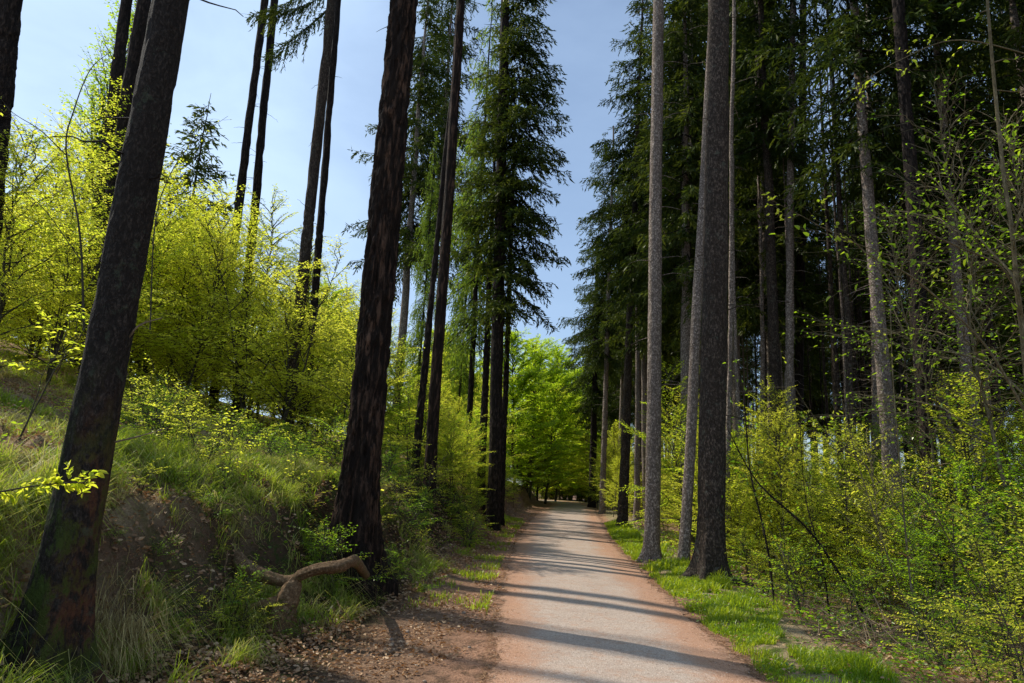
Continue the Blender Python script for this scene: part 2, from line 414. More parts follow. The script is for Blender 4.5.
    c = mix(nt, mth(nt, 'MULTIPLY', spk, .75), c, (.11, .06, .038))
    vs = nt.nodes.new('ShaderNodeTexVoronoi'); vs.inputs['Scale'].default_value = 22; nt.links.new(pos, vs.inputs['Vector'])
    c = mix(nt, mth(nt, 'MULTIPLY', mrange(nt, vs.outputs['Distance'], .16, .10), .6), c, (.72, .66, .58))
    principled(nt, out, c, .93, bump(nt, mth(nt, 'ADD', nC, mth(nt, 'MULTIPLY', vo.outputs['Distance'], .8)), .6, .012), .2)
    tag(ob('path', acc.mesh('path', mt)), 'grey gritty woodland path edged with rusty needle litter', None, None, 'structure')
build_ground()

# ------------------------------------------------------------------ hero trunks
def hero(name, A, B, D, wpx, label, mat, cat='tree', height=24, flare=.5, lobes=5, fl_h=.35, ridge=.04, topk=.35, sides=56, bend=0., group=None, snags=8, seed=1, dstep=.05, crown=None, basez=None, yref=None, zfine=7):
    """A, B: two pixels its axis passes; D its distance; wpx its width in pixels at A"""
    r = np.random.default_rng(seed)
    a = P(A[0], A[1], D); b = P(B[0], B[1], D)
    d = (b-a)/(b[2]-a[2])
    base = a.copy()
    for _ in range(12):
        hz = h1(base[0], base[1]); base = a+d*(hz-a[2])
    rad0 = wpx*D/FPX/2
    za = a[2]-base[2]
    zs = np.concatenate([np.arange(-1.3 if flare > .5 else -.5, zfine, dstep), np.arange(zfine, height, .4)])
    th = np.arange(sides)*2*PI/sides
    Z, TH = np.meshgrid(zs, th, indexing='ij')
    prof = rad0*(1-topk*(Z-za)/height)
    prof = np.clip(prof, .02, None)
    fz = np.exp(-np.clip(Z, 0, None)/fl_h)*np.where(Z < 0, 1-.25*Z, 1)
    ph = r.random()*6
    lob = .5+.5*np.cos(TH*lobes+ph+.8*np.sin(TH*2+ph))
    R = prof*(1+flare*fz*(.45+1.1*lob**1.5))
    cx, sx = np.cos(TH), np.sin(TH)
    q1 = fbm(cx*R*13+7, sx*R*13+3, Z*3.2, seed=seed+3, o=3)
    rid = 1-np.abs(q1)*1.6
    R = R + ridge*(rid-.4)*np.minimum(1, R/.12) + .04*prof*vn(cx*2, sx*2, Z*.8, seed=seed+9)
    bx = bend*np.sin(np.clip(Z/height*3, 0, PI)) + .02*vn(Z*.35, Z*0+seed, seed=seed+4)
    X = R*cx + d[0]*Z + bx; Yv = R*sx + d[1]*Z + .02*vn(Z*.35, Z*0+seed+5.5, seed=seed+4)
    n, m = Z.shape
    i = np.arange(n-1)[:, None]*m; j = np.arange(m)[None]; k = (j+1) % m
    acc = Acc(); acc.add(np.stack([X, Yv, Z], -1).reshape(-1, 3), np.stack([i+j, i+k, i+m+k, i+m+j], -1).reshape(-1, 4))
    root = empty(name, tuple(base)); tag(root, label, cat, group)
    # spreading surface roots reach into the ground
    if flare > .3:
        for l in range(lobes):
            t0 = (2*PI*l - ph)/lobes + r.normal(0, .15)
            L = rad0*(2.2+r.random()*2.4)
            pts = []
            for s_ in np.linspace(0, 1, 9):
                rr = rad0*.6 + L*s_
                px_, py_ = rr*math.cos(t0+.35*s_*math.sin(l)), rr*math.sin(t0+.35*s_*math.sin(l))
                gz = h1(base[0]+px_, base[1]+py_)-base[2]
                pts.append((px_, py_, gz+rad0*(.6*(1-s_)**2+.05*(1-s_)-.30*s_)))
            tube(acc, smoothline(pts, 24), np.linspace(rad0*.42, rad0*.09, len(smoothline(pts, 24))), 10)
    sn = acc
    for _ in range(snags):
        z = r.uniform(2., height*.8); t0 = r.random()*2*PI; rr = rad0*(1-topk*z/height)
        p0 = np.array([d[0]*z+rr*.8*math.cos(t0), rr*.8*math.sin(t0), z]); L = r.uniform(.12, .8)
        dd = np.array([math.cos(t0), math.sin(t0), r.uniform(-.1, .5)])
        pts = [p0+dd*L*s_+np.array([0, 0, -.35*L*s_*s_])+r.normal(0, .012, 3)*(s_ > 0) for s_ in np.linspace(0, 1, 6)]
        tube(sn, pts, np.linspace(.011, .003, 6), 4)
    ob('trunk', acc.mesh('trunk', mat), root)
    if crown is not None:
        z0, me, s_ = crown
        ob('crown', me, root, (d[0]*z0, d[1]*z0, z0)).scale = (s_, s_, s_)
    return root, base, d

# ------------------------------------------------------------------ conifer meshes
def spruce_crown(Ht, z0, Rmax, seed, dz=.42, per=5, nsz=.085, nw=.28, droop=.35, hang=.7, tw=.13, mat=NEEDLE, spc=.055, top_thin=.15, twl=1., irregular=.3):
    """crown of a conifer from z0 to its tip, local z from 0; sprays of needles on hanging twigs"""
    r = np.random.default_rng(seed)
    lv = Acc(); wd = lv
    Pp, Dd, Nn, Ss, Rr = [], [], [], [], []
    z = z0
    while z < Ht-.3:
        f = (Ht-z)/(Ht-z0)
        L0 = Rmax*min(1, (f*1.35)**.75)*(.75+.25*min(1, (1-f)*6+.3))
        for k in range(per):
            az = r.random()*2*PI; L = L0*r.uniform(1-irregular*1.6, 1.1)
            if L < .15: continue
            zz = z + r.uniform(-.2, .2)
            rad = np.array([math.cos(az), math.sin(az), 0]); side = np.array([-math.sin(az), math.cos(az), 0])
            t = np.linspace(0, 1, 8)
            slope = droop*(.35+f)*r.uniform(.6, 1.3) - .35*(1-f)
            zz_ = zz - L*slope*t + L*.28*droop*t**3
            wig = .06*L*np.sin(t*3+r.random()*6)
            pts = rad*(L*t)[:, None] + side*wig[:, None]; pts[:, 2] += zz_
            tube(wd, pts, np.linspace(.012+.008*L, .004, 8), 4, mat=1)
            nt_ = max(3, int(L/tw))
            ts = np.clip((np.arange(nt_)+r.random(nt_))/nt_, .06, 1)
            for q, s_ in enumerate(ts):
                p0 = np.array([np.interp(s_, t, pts[:, c]) for c in range(3)])
                sg = 1 if q % 2 else -1
                ln = twl*r.uniform(.3, .75)*(.35+.65*math.sin(PI*min(1, s_*.85+.12)))*min(1, L/1.2)
                hg = hang*r.uniform(.3, 1.3)
                d0 = rad*.55 + side*sg*r.uniform(.25, .9) + np.array([0, 0, -hg])
                d0 /= np.linalg.norm(d0)
                nn = max(3, int(ln/spc)); tt = (np.arange(nn)+.5)/nn*ln
                pp = p0 + d0*tt[:, None] + np.array([0, 0, -1.])*(tt[:, None]**2)*.35
                jit = r.normal(0, .42, (nn, 3))
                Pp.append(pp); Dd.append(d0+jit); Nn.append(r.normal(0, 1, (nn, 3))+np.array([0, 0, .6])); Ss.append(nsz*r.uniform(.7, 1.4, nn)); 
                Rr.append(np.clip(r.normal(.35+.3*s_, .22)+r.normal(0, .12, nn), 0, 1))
        z += dz*r.uniform(.7, 1.3)
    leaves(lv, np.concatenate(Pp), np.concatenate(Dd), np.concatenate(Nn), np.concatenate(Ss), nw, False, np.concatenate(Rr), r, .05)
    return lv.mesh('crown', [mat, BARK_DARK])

def plain_trunk(Ht, r0, seed, mat, snz=(2., 10.), nsn=40, sides=12, snl=.9):
    r = np.random.default_rng(seed); acc = Acc()
    z = np.concatenate([np.linspace(-.4, 1.2, 9), np.linspace(1.8, Ht, 22)])
    rad = r0*(1-.92*np.clip(z/Ht, 0, 1)**1.1)*(1+.55*np.exp(-np.clip(z, 0, None)/.3))
    px = np.cumsum(r.normal(0, .018, len(z))); py = np.cumsum(r.normal(0, .018, len(z)))
    pts = np.stack([px-px[3], py-py[3], z], 1)
    tube(acc, pts, rad, sides)
    for _ in range(nsn):
        zz = r.uniform(*snz); az = r.random()*2*PI; L = r.uniform(.15, snl)
        c = np.array([np.interp(zz, z, pts[:, 0]), np.interp(zz, z, pts[:, 1]), zz])
        dd = np.array([math.cos(az), math.sin(az), r.uniform(-.2, .25)])
        pp = [c+dd*L*s_+np.array([0, 0, -.25*L*s_*s_])+r.normal(0, .02, 3)*(s_ > 0) for s_ in np.linspace(0, 1, 5)]
        tube(acc, pp, np.linspace(.012, .003, 5), 3)
    return acc.mesh('trunk', mat)

# ------------------------------------------------------------------ broadleaf meshes
def sapling(Ht, seed, leaf=.055, nbr=None, blen=.38, z0=.15, tws=.10, lsp=.030, full=False, mat=LEAF_BEECH, bmat=BARK_YOUNG, r0=None, up=.55, keep=1., wid=.6, stems=1, flat=1., spread=.3, brown=0., droop=.25):
    r = np.random.default_rng(seed); wd = Acc(); lv = Acc()
    Pp, Dd, Nn, Ss = [], [], [], []
    nbr = nbr or int(Ht*6+6)
    r0 = r0 or .006*Ht+.008
    for s in range(stems):
        hs = Ht*(1 if s == 0 else r.uniform(.55, .95))
        n = 12; z = np.linspace(-.1, hs, n)
        la = r.random()*2*PI; ll = (spread if stems > 1 else .06)*r.uniform(.4, 1)
        bx = math.cos(la)*ll*z*(.4+.6*z/hs) + np.cumsum(r.normal(0, .012*hs, n))*.7
        by = math.sin(la)*ll*z*(.4+.6*z/hs) + np.cumsum(r.normal(0, .012*hs, n))*.7
        st = np.stack([bx-bx[0], by-by[0], z], 1)
        tube(wd, st, r0*(1-.88*np.linspace(0, 1, n))*(1 if s == 0 else .7), 6)
        az = r.random()*6
        nb = nbr if stems == 1 else max(4, nbr//stems)
        for b in range(nb):
            f = z0+(1-z0)*((b+r.random())/nb)**.9
            f = min(f, .985); az += 2.4+r.normal(0, .5)
            c = np.array([np.interp(f*hs, z, st[:, k]) for k in range(3)])
            L = Ht*blen*(.22+.9*math.sin(PI*min(1, .18+f*.78))**.8)*r.uniform(.35, 1.15)
            e0 = up*r.uniform(.4, 1.7)+.55*f
            m = 7; t = np.linspace(0, 1, m)
            hd = np.array([math.cos(az), math.sin(az), 0]); sd = np.array([-math.sin(az), math.cos(az), 0])
            zz = L*(math.sin(e0)*t - .28*t*t)
            pts = c + hd*(L*math.cos(e0)*t)[:, None] + sd*(np.cumsum(r.normal(0, .035*L, m)))[:, None]
            pts[:, 2] += zz + np.cumsum(r.normal(0, .015*L, m))
            tube(wd, pts, np.linspace(r0*.36+.001, .0016, m), 4)
            ntw = max(2, int(L/tws))
            for q in range(ntw+1):
                s_ = .18+.82*(q+r.random()*.8)/(ntw+1) if q < ntw else .9
                s_ = min(s_, 1)
                p0 = np.array([np.interp(s_, t, pts[:, k]) for k in range(3)])
                sg = (1 if q % 2 else -1)
                bd = unit(pts[-1]-pts[-3])
                sdv = np.array([-bd[1], bd[0], 0.]); 
                ln = L*r.uniform(.22, .5)*(1.15-s_*.6)
                d0 = bd*.75 + sdv*sg*r.uniform(.5, 1.) + np.array([0, 0, r.normal(.05, .15)])
                if q == ntw: d0 = bd+0; ln = .25*L
                d0 /= np.linalg.norm(d0)
                ends = p0+d0*ln+np.array([0, 0, -.12*ln])
                mid = p0+d0*ln*.5+r.normal(0, .03*ln, 3)
                tube(wd, [p0, mid, ends], [.0022+.0004*Ht, .0015+.0002*Ht, .001], 3)
                nl = max(2, int(ln/lsp)); tt = (np.arange(nl)+r.random(nl)*.6+.3)/nl
                kp = r.random(nl) < keep
                tt = tt[kp]; nl = len(tt)
                if nl == 0: continue
                pp = p0+(ends-p0)*tt[:, None]
                sgn = np.where(np.arange(nl) % 2, 1., -1.)[:, None]
                sv = np.array([-d0[1], d0[0], 0.]); sv /= max(np.linalg.norm(sv), 1e-6)
                Pp.append(pp); Dd.append(d0*.7+sv*sgn*.9+r.normal(0, .25, (nl, 3))+np.array([0, 0, -.15]))
                Nn.append(np.array([0, 0, 1.])*flat+r.normal(0, .38, (nl, 3))); Ss.append(leaf*r.uniform(.55, 1.25, nl))
    if Pp:
        leaves(lv, np.concatenate(Pp), np.concatenate(Dd), np.concatenate(Nn), np.concatenate(Ss), wid, full, None, r, droop)
    return wd.mesh('trunk', bmat), lv.mesh('crown', mat)

# variants -----------------------------------------------------------------
SPR = []      # (trunk, crown, limb, Height)
for i, (Ht, z0, R) in enumerate([(27, 10.5, 2.7), (29, 12.5, 2.5), (25, 9.0, 2.9), (28, 10.5, 3.1), (26, 13.5, 2.4)]):
    cm = spruce_crown(Ht, z0, R, 100+i, dz=.52, per=5, nsz=.19, nw=.24, spc=.042, tw=.085, hang=1.0, droop=.55, twl=1.1, irregular=.42)
    SPR.append((plain_trunk(Ht, .17+.02*(i % 3), 200+i, [BARK_PALE, BARK_SPRUCE, BARK_PALE, BARK_PALE, BARK_PALE][i], (1.5, z0+2), 55), cm, None, Ht))
cmL = spruce_crown(19, 5.0, 2.2, 131, dz=.42, per=5, nsz=.17, nw=.3, spc=.06, tw=.14, hang=1.5, droop=.45, mat=NEEDLE_LARCH, twl=1.7)
LARCH = (plain_trunk(19, .16, 231, BARK_DARK, (2, 9), 25), cmL)
cmY = spruce_crown(11, .6, 2.3, 141, dz=.34, per=7, nsz=.22, nw=.28, spc=.07, tw=.14, hang=.5, droop=.3)
YOUNGSPR = (plain_trunk(11, .10, 241, BARK_DARK, (.3, 1), 2), cmY)
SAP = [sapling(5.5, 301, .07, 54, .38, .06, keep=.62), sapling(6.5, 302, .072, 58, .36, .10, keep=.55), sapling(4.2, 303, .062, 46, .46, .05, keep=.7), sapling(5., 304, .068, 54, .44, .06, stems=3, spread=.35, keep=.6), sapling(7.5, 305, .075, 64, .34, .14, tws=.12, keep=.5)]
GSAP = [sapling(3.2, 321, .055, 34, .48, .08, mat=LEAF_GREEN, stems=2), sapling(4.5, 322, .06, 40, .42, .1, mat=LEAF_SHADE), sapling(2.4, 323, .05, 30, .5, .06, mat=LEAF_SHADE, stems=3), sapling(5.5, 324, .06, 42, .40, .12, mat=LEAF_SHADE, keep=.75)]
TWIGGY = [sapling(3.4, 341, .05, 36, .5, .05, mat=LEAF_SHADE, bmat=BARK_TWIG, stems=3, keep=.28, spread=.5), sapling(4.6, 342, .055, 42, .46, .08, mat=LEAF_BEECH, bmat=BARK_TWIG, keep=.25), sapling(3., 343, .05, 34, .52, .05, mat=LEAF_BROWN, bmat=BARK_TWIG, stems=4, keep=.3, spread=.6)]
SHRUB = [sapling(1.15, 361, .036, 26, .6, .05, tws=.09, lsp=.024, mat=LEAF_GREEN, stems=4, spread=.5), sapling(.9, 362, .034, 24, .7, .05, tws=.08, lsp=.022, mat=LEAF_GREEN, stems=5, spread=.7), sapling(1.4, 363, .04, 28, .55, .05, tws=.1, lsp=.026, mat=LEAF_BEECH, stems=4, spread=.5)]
BIG = [sapling(14, 381, .22, 110, .34, .06, tws=.26, lsp=.07, mat=LEAF_BEECH, r0=.13), sapling(16, 382, .23, 110, .32, .08, tws=.28, lsp=.075, mat=LEAF_SHADE, r0=.14), sapling(15, 383, .14, 110, .24, .3, tws=.3, lsp=.09, mat=LEAF_SHADE, r0=.12, up=.9, keep=.8)]

def put_spruce(v, x, y, label, group, sc=1., tilt=0., tdir=0., name='spruce_tree', rz=None):
    t, c, l, h_ = SPR[v]
    return plant(name, [('trunk', t), ('crown', c)], x, y, label, 'spruce', group, rng.random()*6.28 if rz is None else rz, sc, tilt, tdir)

# ------------------------------------------------------------------ hero trees (left to right)
hero('spruce_tree', (88, 455), (169, 20), 5.0, 43, 'dark mossy trunk with reddish lower bark, thickest trunk at the left of the photo', BARK_NEAR, height=20, flare=.8, lobes=5, fl_h=.38, ridge=.008, seed=41, snags=30, sides=80, dstep=.02, zfine=5, topk=.9)
hero('pine_tree', (362, 455), (394, 110), 9.5, 33, 'thick pine trunk with deeply fissured bark standing on the bank just left of the path', BARK_PINE, height=24, flare=1.15, lobes=5, fl_h=.55, ridge=.045, seed=42, snags=8, sides=90, dstep=.035, zfine=11, topk=.5)
hero('spruce_tree', (11, 0), (-3, 135), 11.0, 21, 'dark leaning trunk cut by the upper left corner of the photo', BARK_DARK, height=24, flare=.2, seed=43, sides=24)
hero('spruce_tree', (126, 5), (109, 135), 20.0, 11.5, 'thin dark trunk just left of a second one behind the mossy leaning trunk', BARK_DARK, height=26, flare=.2, seed=44, sides=20, snags=30)
hero('spruce_tree', (143, 5), (114, 200), 18.0, 14, 'dark trunk partly hidden behind the mossy leaning trunk', BARK_DARK, height=26, flare=.2, seed=45, sides=20, snags=20)
hero('spruce_tree', (264, 5), (236, 225), 24.0, 7.5, 'slim bare trunk, left one of the close pair against the open sky', BARK_DARK, height=27, flare=.2, seed=46, sides=16, snags=40)
hero('spruce_tree', (274, 5), (253, 225), 24.5, 7.5, 'slim bare trunk, right one of the close pair against the open sky', BARK_DARK, height=27, flare=.2, seed=47, sides=16, snags=40)
hero('spruce_tree', (295, 350), (331, 5), 19.0, 11, 'straight dark trunk rising from bright saplings, with a thinner one crossing it', BARK_SPRUCE, height=27, flare=.2, seed=48, sides=22, snags=12)
def bough(seed, R):
    a = np.random.default_rng(seed).random()*2*PI
    return spruce_crown(.5, 0, R, seed, dz=.6, per=1, nsz=.11, nw=.26, spc=.022, tw=.03, hang=1.3, droop=.9, twl=1.2, irregular=0), a
_t7 = [o for o in SC.objects if o.get('label', '').startswith('straight dark trunk rising')][0]
for sd_, R_, (bx_, by_) in [(801, 2.2, (329, 3)), (802, 2.0, (329, -14)), (803, 2.4, (330, -30))]:
    me_, a_ = bough(sd_, R_); pt = P(bx_, by_, 19.0)
    b_ = ob('bough', me_, _t7, tuple(pt-np.array(_t7.location))); b_.rotation_euler = (0, 0, PI-a_+.3*(sd_-802))
hero('spruce_tree', (311, 350), (335, 40), 21.0, 7.5, 'thinner dark trunk just right of the straight one among bright saplings', BARK_DARK, height=27, flare=.2, seed=49, sides=20, snags=12)
hero('pine_tree', (431, 455), (461, 5), 17.0, 11.5, 'dark pine trunk between the thick fissured pine and the larch', BARK_PINE, height=26, flare=.35, seed=50, sides=40, ridge=.015, snags=14)
hero('pine_tree', (416, 455), (440, 210), 18.0, 7.5, 'slender trunk close along the left of the dark pine', BARK_DARK, height=17, flare=.2, seed=51, sides=20, topk=.8)
SPc = spruce_crown(18, 0, 2.3, 161, dz=.42, per=7, nsz=.17, nw=.26, spc=.034, irregular=.36, tw=.08, hang=.8, droop=.5)
_h, _b, _d = hero('spruce_tree', (495, 455), (504, 60), 24.0, 13, 'tall spruce with thick black trunk left of the path and a dark crown', BARK_DARK, height=26, flare=.3, seed=52, sides=30, snags=30, ridge=.012)
ob('crown', SPc, _h, (_d[0]*8.2+.35, 0, 8.2))
hero('larch_tree', (482, 455), (489, 290), 26.0, 7.5, 'thin trunk directly left of the thick black spruce trunk', BARK_DARK, height=16, flare=.2, seed=53, sides=16, topk=.8)
hero('spruce_tree', (505, 400), (511, 230), 27.0, 5.5, 'thin dark trunk directly right of the thick black spruce trunk', BARK_DARK, height=18, flare=.2, seed=54, sides=16, topk=.8)
# right of the path
hero('spruce_tree', (652, 500), (658, 60), 16.3, 14.5, 'slim pale scaly spruce trunk on the grass verge, lit along its left side', BARK_PALE, height=25, flare=.65, fl_h=.22, seed=55, sides=48, ridge=.010, snags=45, zfine=12)
hero('spruce_tree', (711, 500), (718, 60), 12.9, 26, 'stout grey spruce trunk with spreading roots on the right grass verge', BARK_SPRUCE, height=25, flare=.9, fl_h=.28, seed=56, sides=64, ridge=.012, snags=45, zfine=10, topk=.3)
hero('spruce_tree', (687, 500), (700, 260), 15.3, 10.5, 'narrow trunk half hidden at the left of the stout grey spruce', BARK_PALE, height=24, flare=.25, seed=57, sides=30, snags=14, ridge=.005)
hero('spruce_tree', (729, 400), (733, 60), 17., 4.5, 'very thin pale trunk directly right behind the stout grey spruce', BARK_PALE, height=22, flare=.2, seed=58, sides=12, snags=14)
for spec in [((623, 500), (631, 300), 28.9, 9.5, 'pale sided trunk in the shade left of the slim scaly spruce', BARK_SPRUCE, 0), ((605, 420), (608, 320), 46, 5, 'thin pale trunk second from the gap of sky over the path', BARK_PALE, 1), ((594, 420), (596, 320), 60, 6., 'trunk nearest the gap of sky at the right of the path', BARK_DARK, 2)]:
    A, B, D, w, lab, bm_, k = spec
    _h, _b, _d = hero('spruce_tree', A, B, D, w, lab, bm_, height=[27, 28, 25][k], flare=.25, seed=60+k, topk=.9, sides=20, snags=20)
    c = ob('crown', SPR[[0, 3, 2][k]][1], _h, (0, 0, 0)); c.rotation_euler = (0, math.atan(_d[0]), k*2.)
hero('spruce_tree', (788, 470), (792, 60), 19., 8, 'greenish lit trunk in the mid of the dark right forest', BARK_PALE, height=24, flare=.2, seed=64, sides=16, snags=30)
hero('spruce_tree', (800, 330), (801, 225), 24., 8, 'dark trunk just right of the greenish lit one', BARK_DARK, height=24, flare=.2, seed=65, sides=16, snags=30)
hero('spruce_tree', (935, 530), (905, 100), 14., 14, 'dark leaning trunk rising behind the tangled branches at the right', BARK_DARK, height=24, flare=.3, seed=66, sides=30, snags=30)
hero('spruce_tree', (874, 390), (871, 220), 20., 5, 'thin pale trunk in front of the darkest part of the right forest', BARK_PALE, height=22, flare=.2, seed=67, sides=12, snags=30)

# background conifers --------------------------------------------------------
def left_spruce(px, pytop, D, v, lab, Hnat=None, grp=None):
    x = P(px, 300, D)[0]; ztop = P(px, pytop, D)[2]; hh = ztop-h1(x, D)
    return put_spruce(v, x, D, lab, grp, hh/SPR[v][3])
left_spruce(405, -60, 36, 2, 'dark spruce crown showing at both sides of the thick fissured pine')
left_spruce(432, -90, 40, 0, 'spruce crown filling the gap right of the thick fissured pine')
x = P(176, 300, 42)[0]; plant('spruce_tree', [('trunk', YOUNGSPR[0]), ('crown', YOUNGSPR[1])], x, 42, 'small pointed dark spruce peeking out behind the mossy leaning trunk', 'spruce', None, 1, (P(176, 92, 42)[2]-h1(x, 42))/11)
def larch(px, pytop, D, lab, grp=None, wid=.7):
    x = P(px, 300, D)[0]; hh = P(px, pytop, D)[2]-h1(x, D); s = hh/19
    plant('larch_tree', [('trunk', LARCH[0]), ('crown', LARCH[1])], x, D, lab, 'larch', grp, rng.random()*6, s*wid, scz=s)
larch(476, -20, 27, 'light green larch with hanging twigs left of the thick black spruce trunk')
larch(424, 120, 30, 'small light green larch against the sky between the two dark pines', None, .45)
larch(465, 100, 38, 'pale green larch seen between pine and spruce trunks', None, .45)
x = P(70, 300, 34)[0]; plant('birch_tree', [('trunk', BIG[2][0]), ('crown', BIG[2][1])], x, 34, 'tall airy pale green birch against the sky at the upper left', 'birch', None, .4, (P(70, 15, 34)[2]-h1(x, 34))/15)

# forest on the right
cnt = 0
placed = [(3.7, 12.9), (3.4, 16.3), (3.9, 15.3), (4.9, 28.9)]
r = np.random.default_rng(77)
def far_enough(x, y, dmin):
    return all((x-a)**2+(y-b)**2 > dmin*dmin for a, b in placed)
LR = ['tall spruce with hanging dark needles in the dense right forest', 'high crowned spruce with bare lower trunk in the right forest', 'spruce with low dark boughs at the right forest', 'tall drooping spruce in the dense right forest', 'spruce with pale bare trunk and high crown in the right forest']
tries = 0
while cnt < 135 and tries < 6000:
    tries += 1
    y = 15 + 75*r.random()**1.15; x = xc(y) + 3.5 + 48*r.random()**1.3
    if x > .78*y+5: continue
    v = int(r.integers(0, 5)); sc = r.uniform(.85, 1.1)
    dmin = 1.7 if y < 40 else 2.2
    px, _ = proj((x-2.4*sc, y, 12))
    if px < 572: continue
    if y < 20 and px < 690: continue
    if not far_enough(x, y, dmin): continue
    if y > 30 and 736 < proj((x, y, 5))[0] < 776 and cnt % 6: continue
    placed.append((x, y))
    put_spruce(v, x, y, LR[v], 'spruces of the dense right forest', sc, r.normal(.0, .012), r.random()*6.28)
    cnt += 1
# spruces just off the right edge and behind, they close the canopy
for (x, y, v) in [(13, 12, 0), (10.5, 9.5, 1), (14, 17, 2), (8.5, 15.5, 3), (12, 21, 2), (7.6, 19.5, 1), (16, 14, 3)]:
    if far_enough(x, y, 1.0):
        placed.append((x, y)); put_spruce(v, x, y, LR[v], 'spruces of the dense right forest', 1.)
# far spruces closing the path and along the left hill ridge
for (px, y, v, pt) in [(572, 100, 2, 325), (588, 92, 0, 300), (556, 112, 1, 345), (604, 86, 3, 250), (538, 120, 2, 350)]:
    x = P(px, 400, y)[0]; s = (P(px, pt, y)[2]-h1(x, y))/SPR[v][3]
    put_spruce(v, x, y, 'distant spruce beyond the bend at the end of the path', 'spruces beyond the bend of the path', s)

# ------------------------------------------------------------------ broadleaf saplings
def put_sap(lib, v, x, y, label, group, sc, name='beech_sapling', cat='sapling', tilt=0., tdir=0.):
    return plant(name, [('trunk', lib[v][0]), ('crown', lib[v][1])], x, y, label, cat, group, rng.random()*6.28, sc, tilt, tdir)
for (px, d, top, v) in [(530, 58, 352, 1), (546, 66, 362, 1), (515, 52, 345, 1), (556, 78, 385, 1), (566, 96, 392, 1), (580, 104, 400, 1), (594, 98, 405, 0), (552, 100, 380, 1), (606, 88, 410, 1), (572, 112, 385, 0), (588, 116, 380, 1), (538, 74, 368, 0), (560, 88, 395, 0)]:
    x = P(px, 480, d)[0]; hh = P(px, top, d)[2]-h1(x, d)
    plant('beech_tree', [('trunk', BIG[v][0]), ('crown', BIG[v][1])], x, d, ['broad bright beech closing over the far end of the path', 'broad deep green beech closing over the far end of the path'][v], 'tree', 'beeches closing the end of the path', px*.7, hh/14, scz=hh/15)
r = np.random.default_rng(99)
LS = ['bright yellow green sapling with layered leaves on the left hillside', 'tall bright green sapling with thin straight stem on the left hillside', 'low spreading bright green sapling on the left hillside', 'many stemmed bright green sapling on the left hillside', 'tallest kind of yellow green sapling on the left hillside']
pl = []
cnt = 0; tries = 0
while cnt < 165 and tries < 8000:
    tries += 1
    y = 10.5 + 42*r.random()**1.1
    x = r.uniform(-.9*y-3, xc(y)-3.2)
    s = xc(y)-x
    px, py = proj((x, y, h1(x, y)))
    if (60 < px < 400) and y < np.interp(px, [60, 120, 300, 400], [14.5, 17.5, 17.5, 14]): continue           # the open grassy slope in front
    if y < 12.5 and px > 0: continue
    if px > 380 and y < 17: continue
    if px > 520: continue
    if any((x-a)**2+(y-b)**2 < (1.0 if y < 25 else 1.5)**2 for a, b in pl): continue
    v = int(r.integers(0, 5)); base_h = [5.5, 6.5, 4.2, 5, 7.5][v]
    topy = np.interp(px, [-200, 0, 60, 140, 200, 260, 330, 400, 440, 520], [40, 50, 85, 135, 165, 190, 215, 230, 280, 340]) + r.uniform(0, 70)
    hmax = P(px, topy, y)[2]-h1(x, y)
    hh = min(hmax, base_h*r.uniform(.85, 1.5), 1.0+.85*max(0, s-foot(y)) if y < 45 else 99)
    if px < 0: hh = min(hh, 5.)
    if hh < 1.5: continue
    pl.append((x, y)); cnt += 1
    put_sap(SAP, v, x, y, LS[v], 'bright saplings on the left hillside', hh/base_h)
# greener bushes nearer the path's left edge and at the bend
cnt = 0
for i in range(46):
    y = r.uniform(19, 62); x = xc(y)-foot(y)-r.uniform(.6, 5); v = int(r.integers(0, 4))
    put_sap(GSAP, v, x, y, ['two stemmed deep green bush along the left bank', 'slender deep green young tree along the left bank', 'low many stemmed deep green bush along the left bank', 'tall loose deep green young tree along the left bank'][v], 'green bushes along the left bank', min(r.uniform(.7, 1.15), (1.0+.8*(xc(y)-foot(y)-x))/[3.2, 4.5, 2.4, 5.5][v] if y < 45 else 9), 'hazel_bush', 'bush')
for i in range(22):
    y = r.uniform(60, 105); x = xc(y)-r.uniform(3.2, 14); v = int(r.integers(0, 2))
    put_sap(BIG, v, x, y, ['yellow green broadleaf tree leaning over the far end of the path', 'deep green broadleaf tree at the far end of the path'][v], 'broadleaf trees at the far end of the path', r.uniform(.55, .85), 'beech_tree', 'tree')
for i in range(14):
    y = r.uniform(84, 112); x = r.uniform(4, 16); v = int(r.integers(0, 2))
    put_sap(BIG, v, x, y, ['yellow green broadleaf tree closing the view behind the bend', 'deep green broadleaf tree closing the view behind the bend'][v], 'broadleaf trees behind the bend', r.uniform(.5, .8), 'beech_tree', 'tree')
for i in range(16):   # hill behind the saplings
    y = r.uniform(50, 75); x = r.uniform(-55, -4); px, py = proj((x, y, h1(x, y)))
    topy = np.interp(px, [-200, 0, 60, 140, 200, 260, 330, 400, 440, 520], [120, 150, 180, 190, 205, 220, 240, 255, 300, 345])
    s = min(.8, (P(px, topy, y)[2]-h1(x, y))/15)
    if s > .2: put_sap(BIG, i % 2, x, y, ['yellow green broadleaf tree far up the left hillside', 'deep green broadleaf tree far up the left hillside'][i % 2], 'broadleaf trees up the left hill', s, 'beech_tree', 'tree')

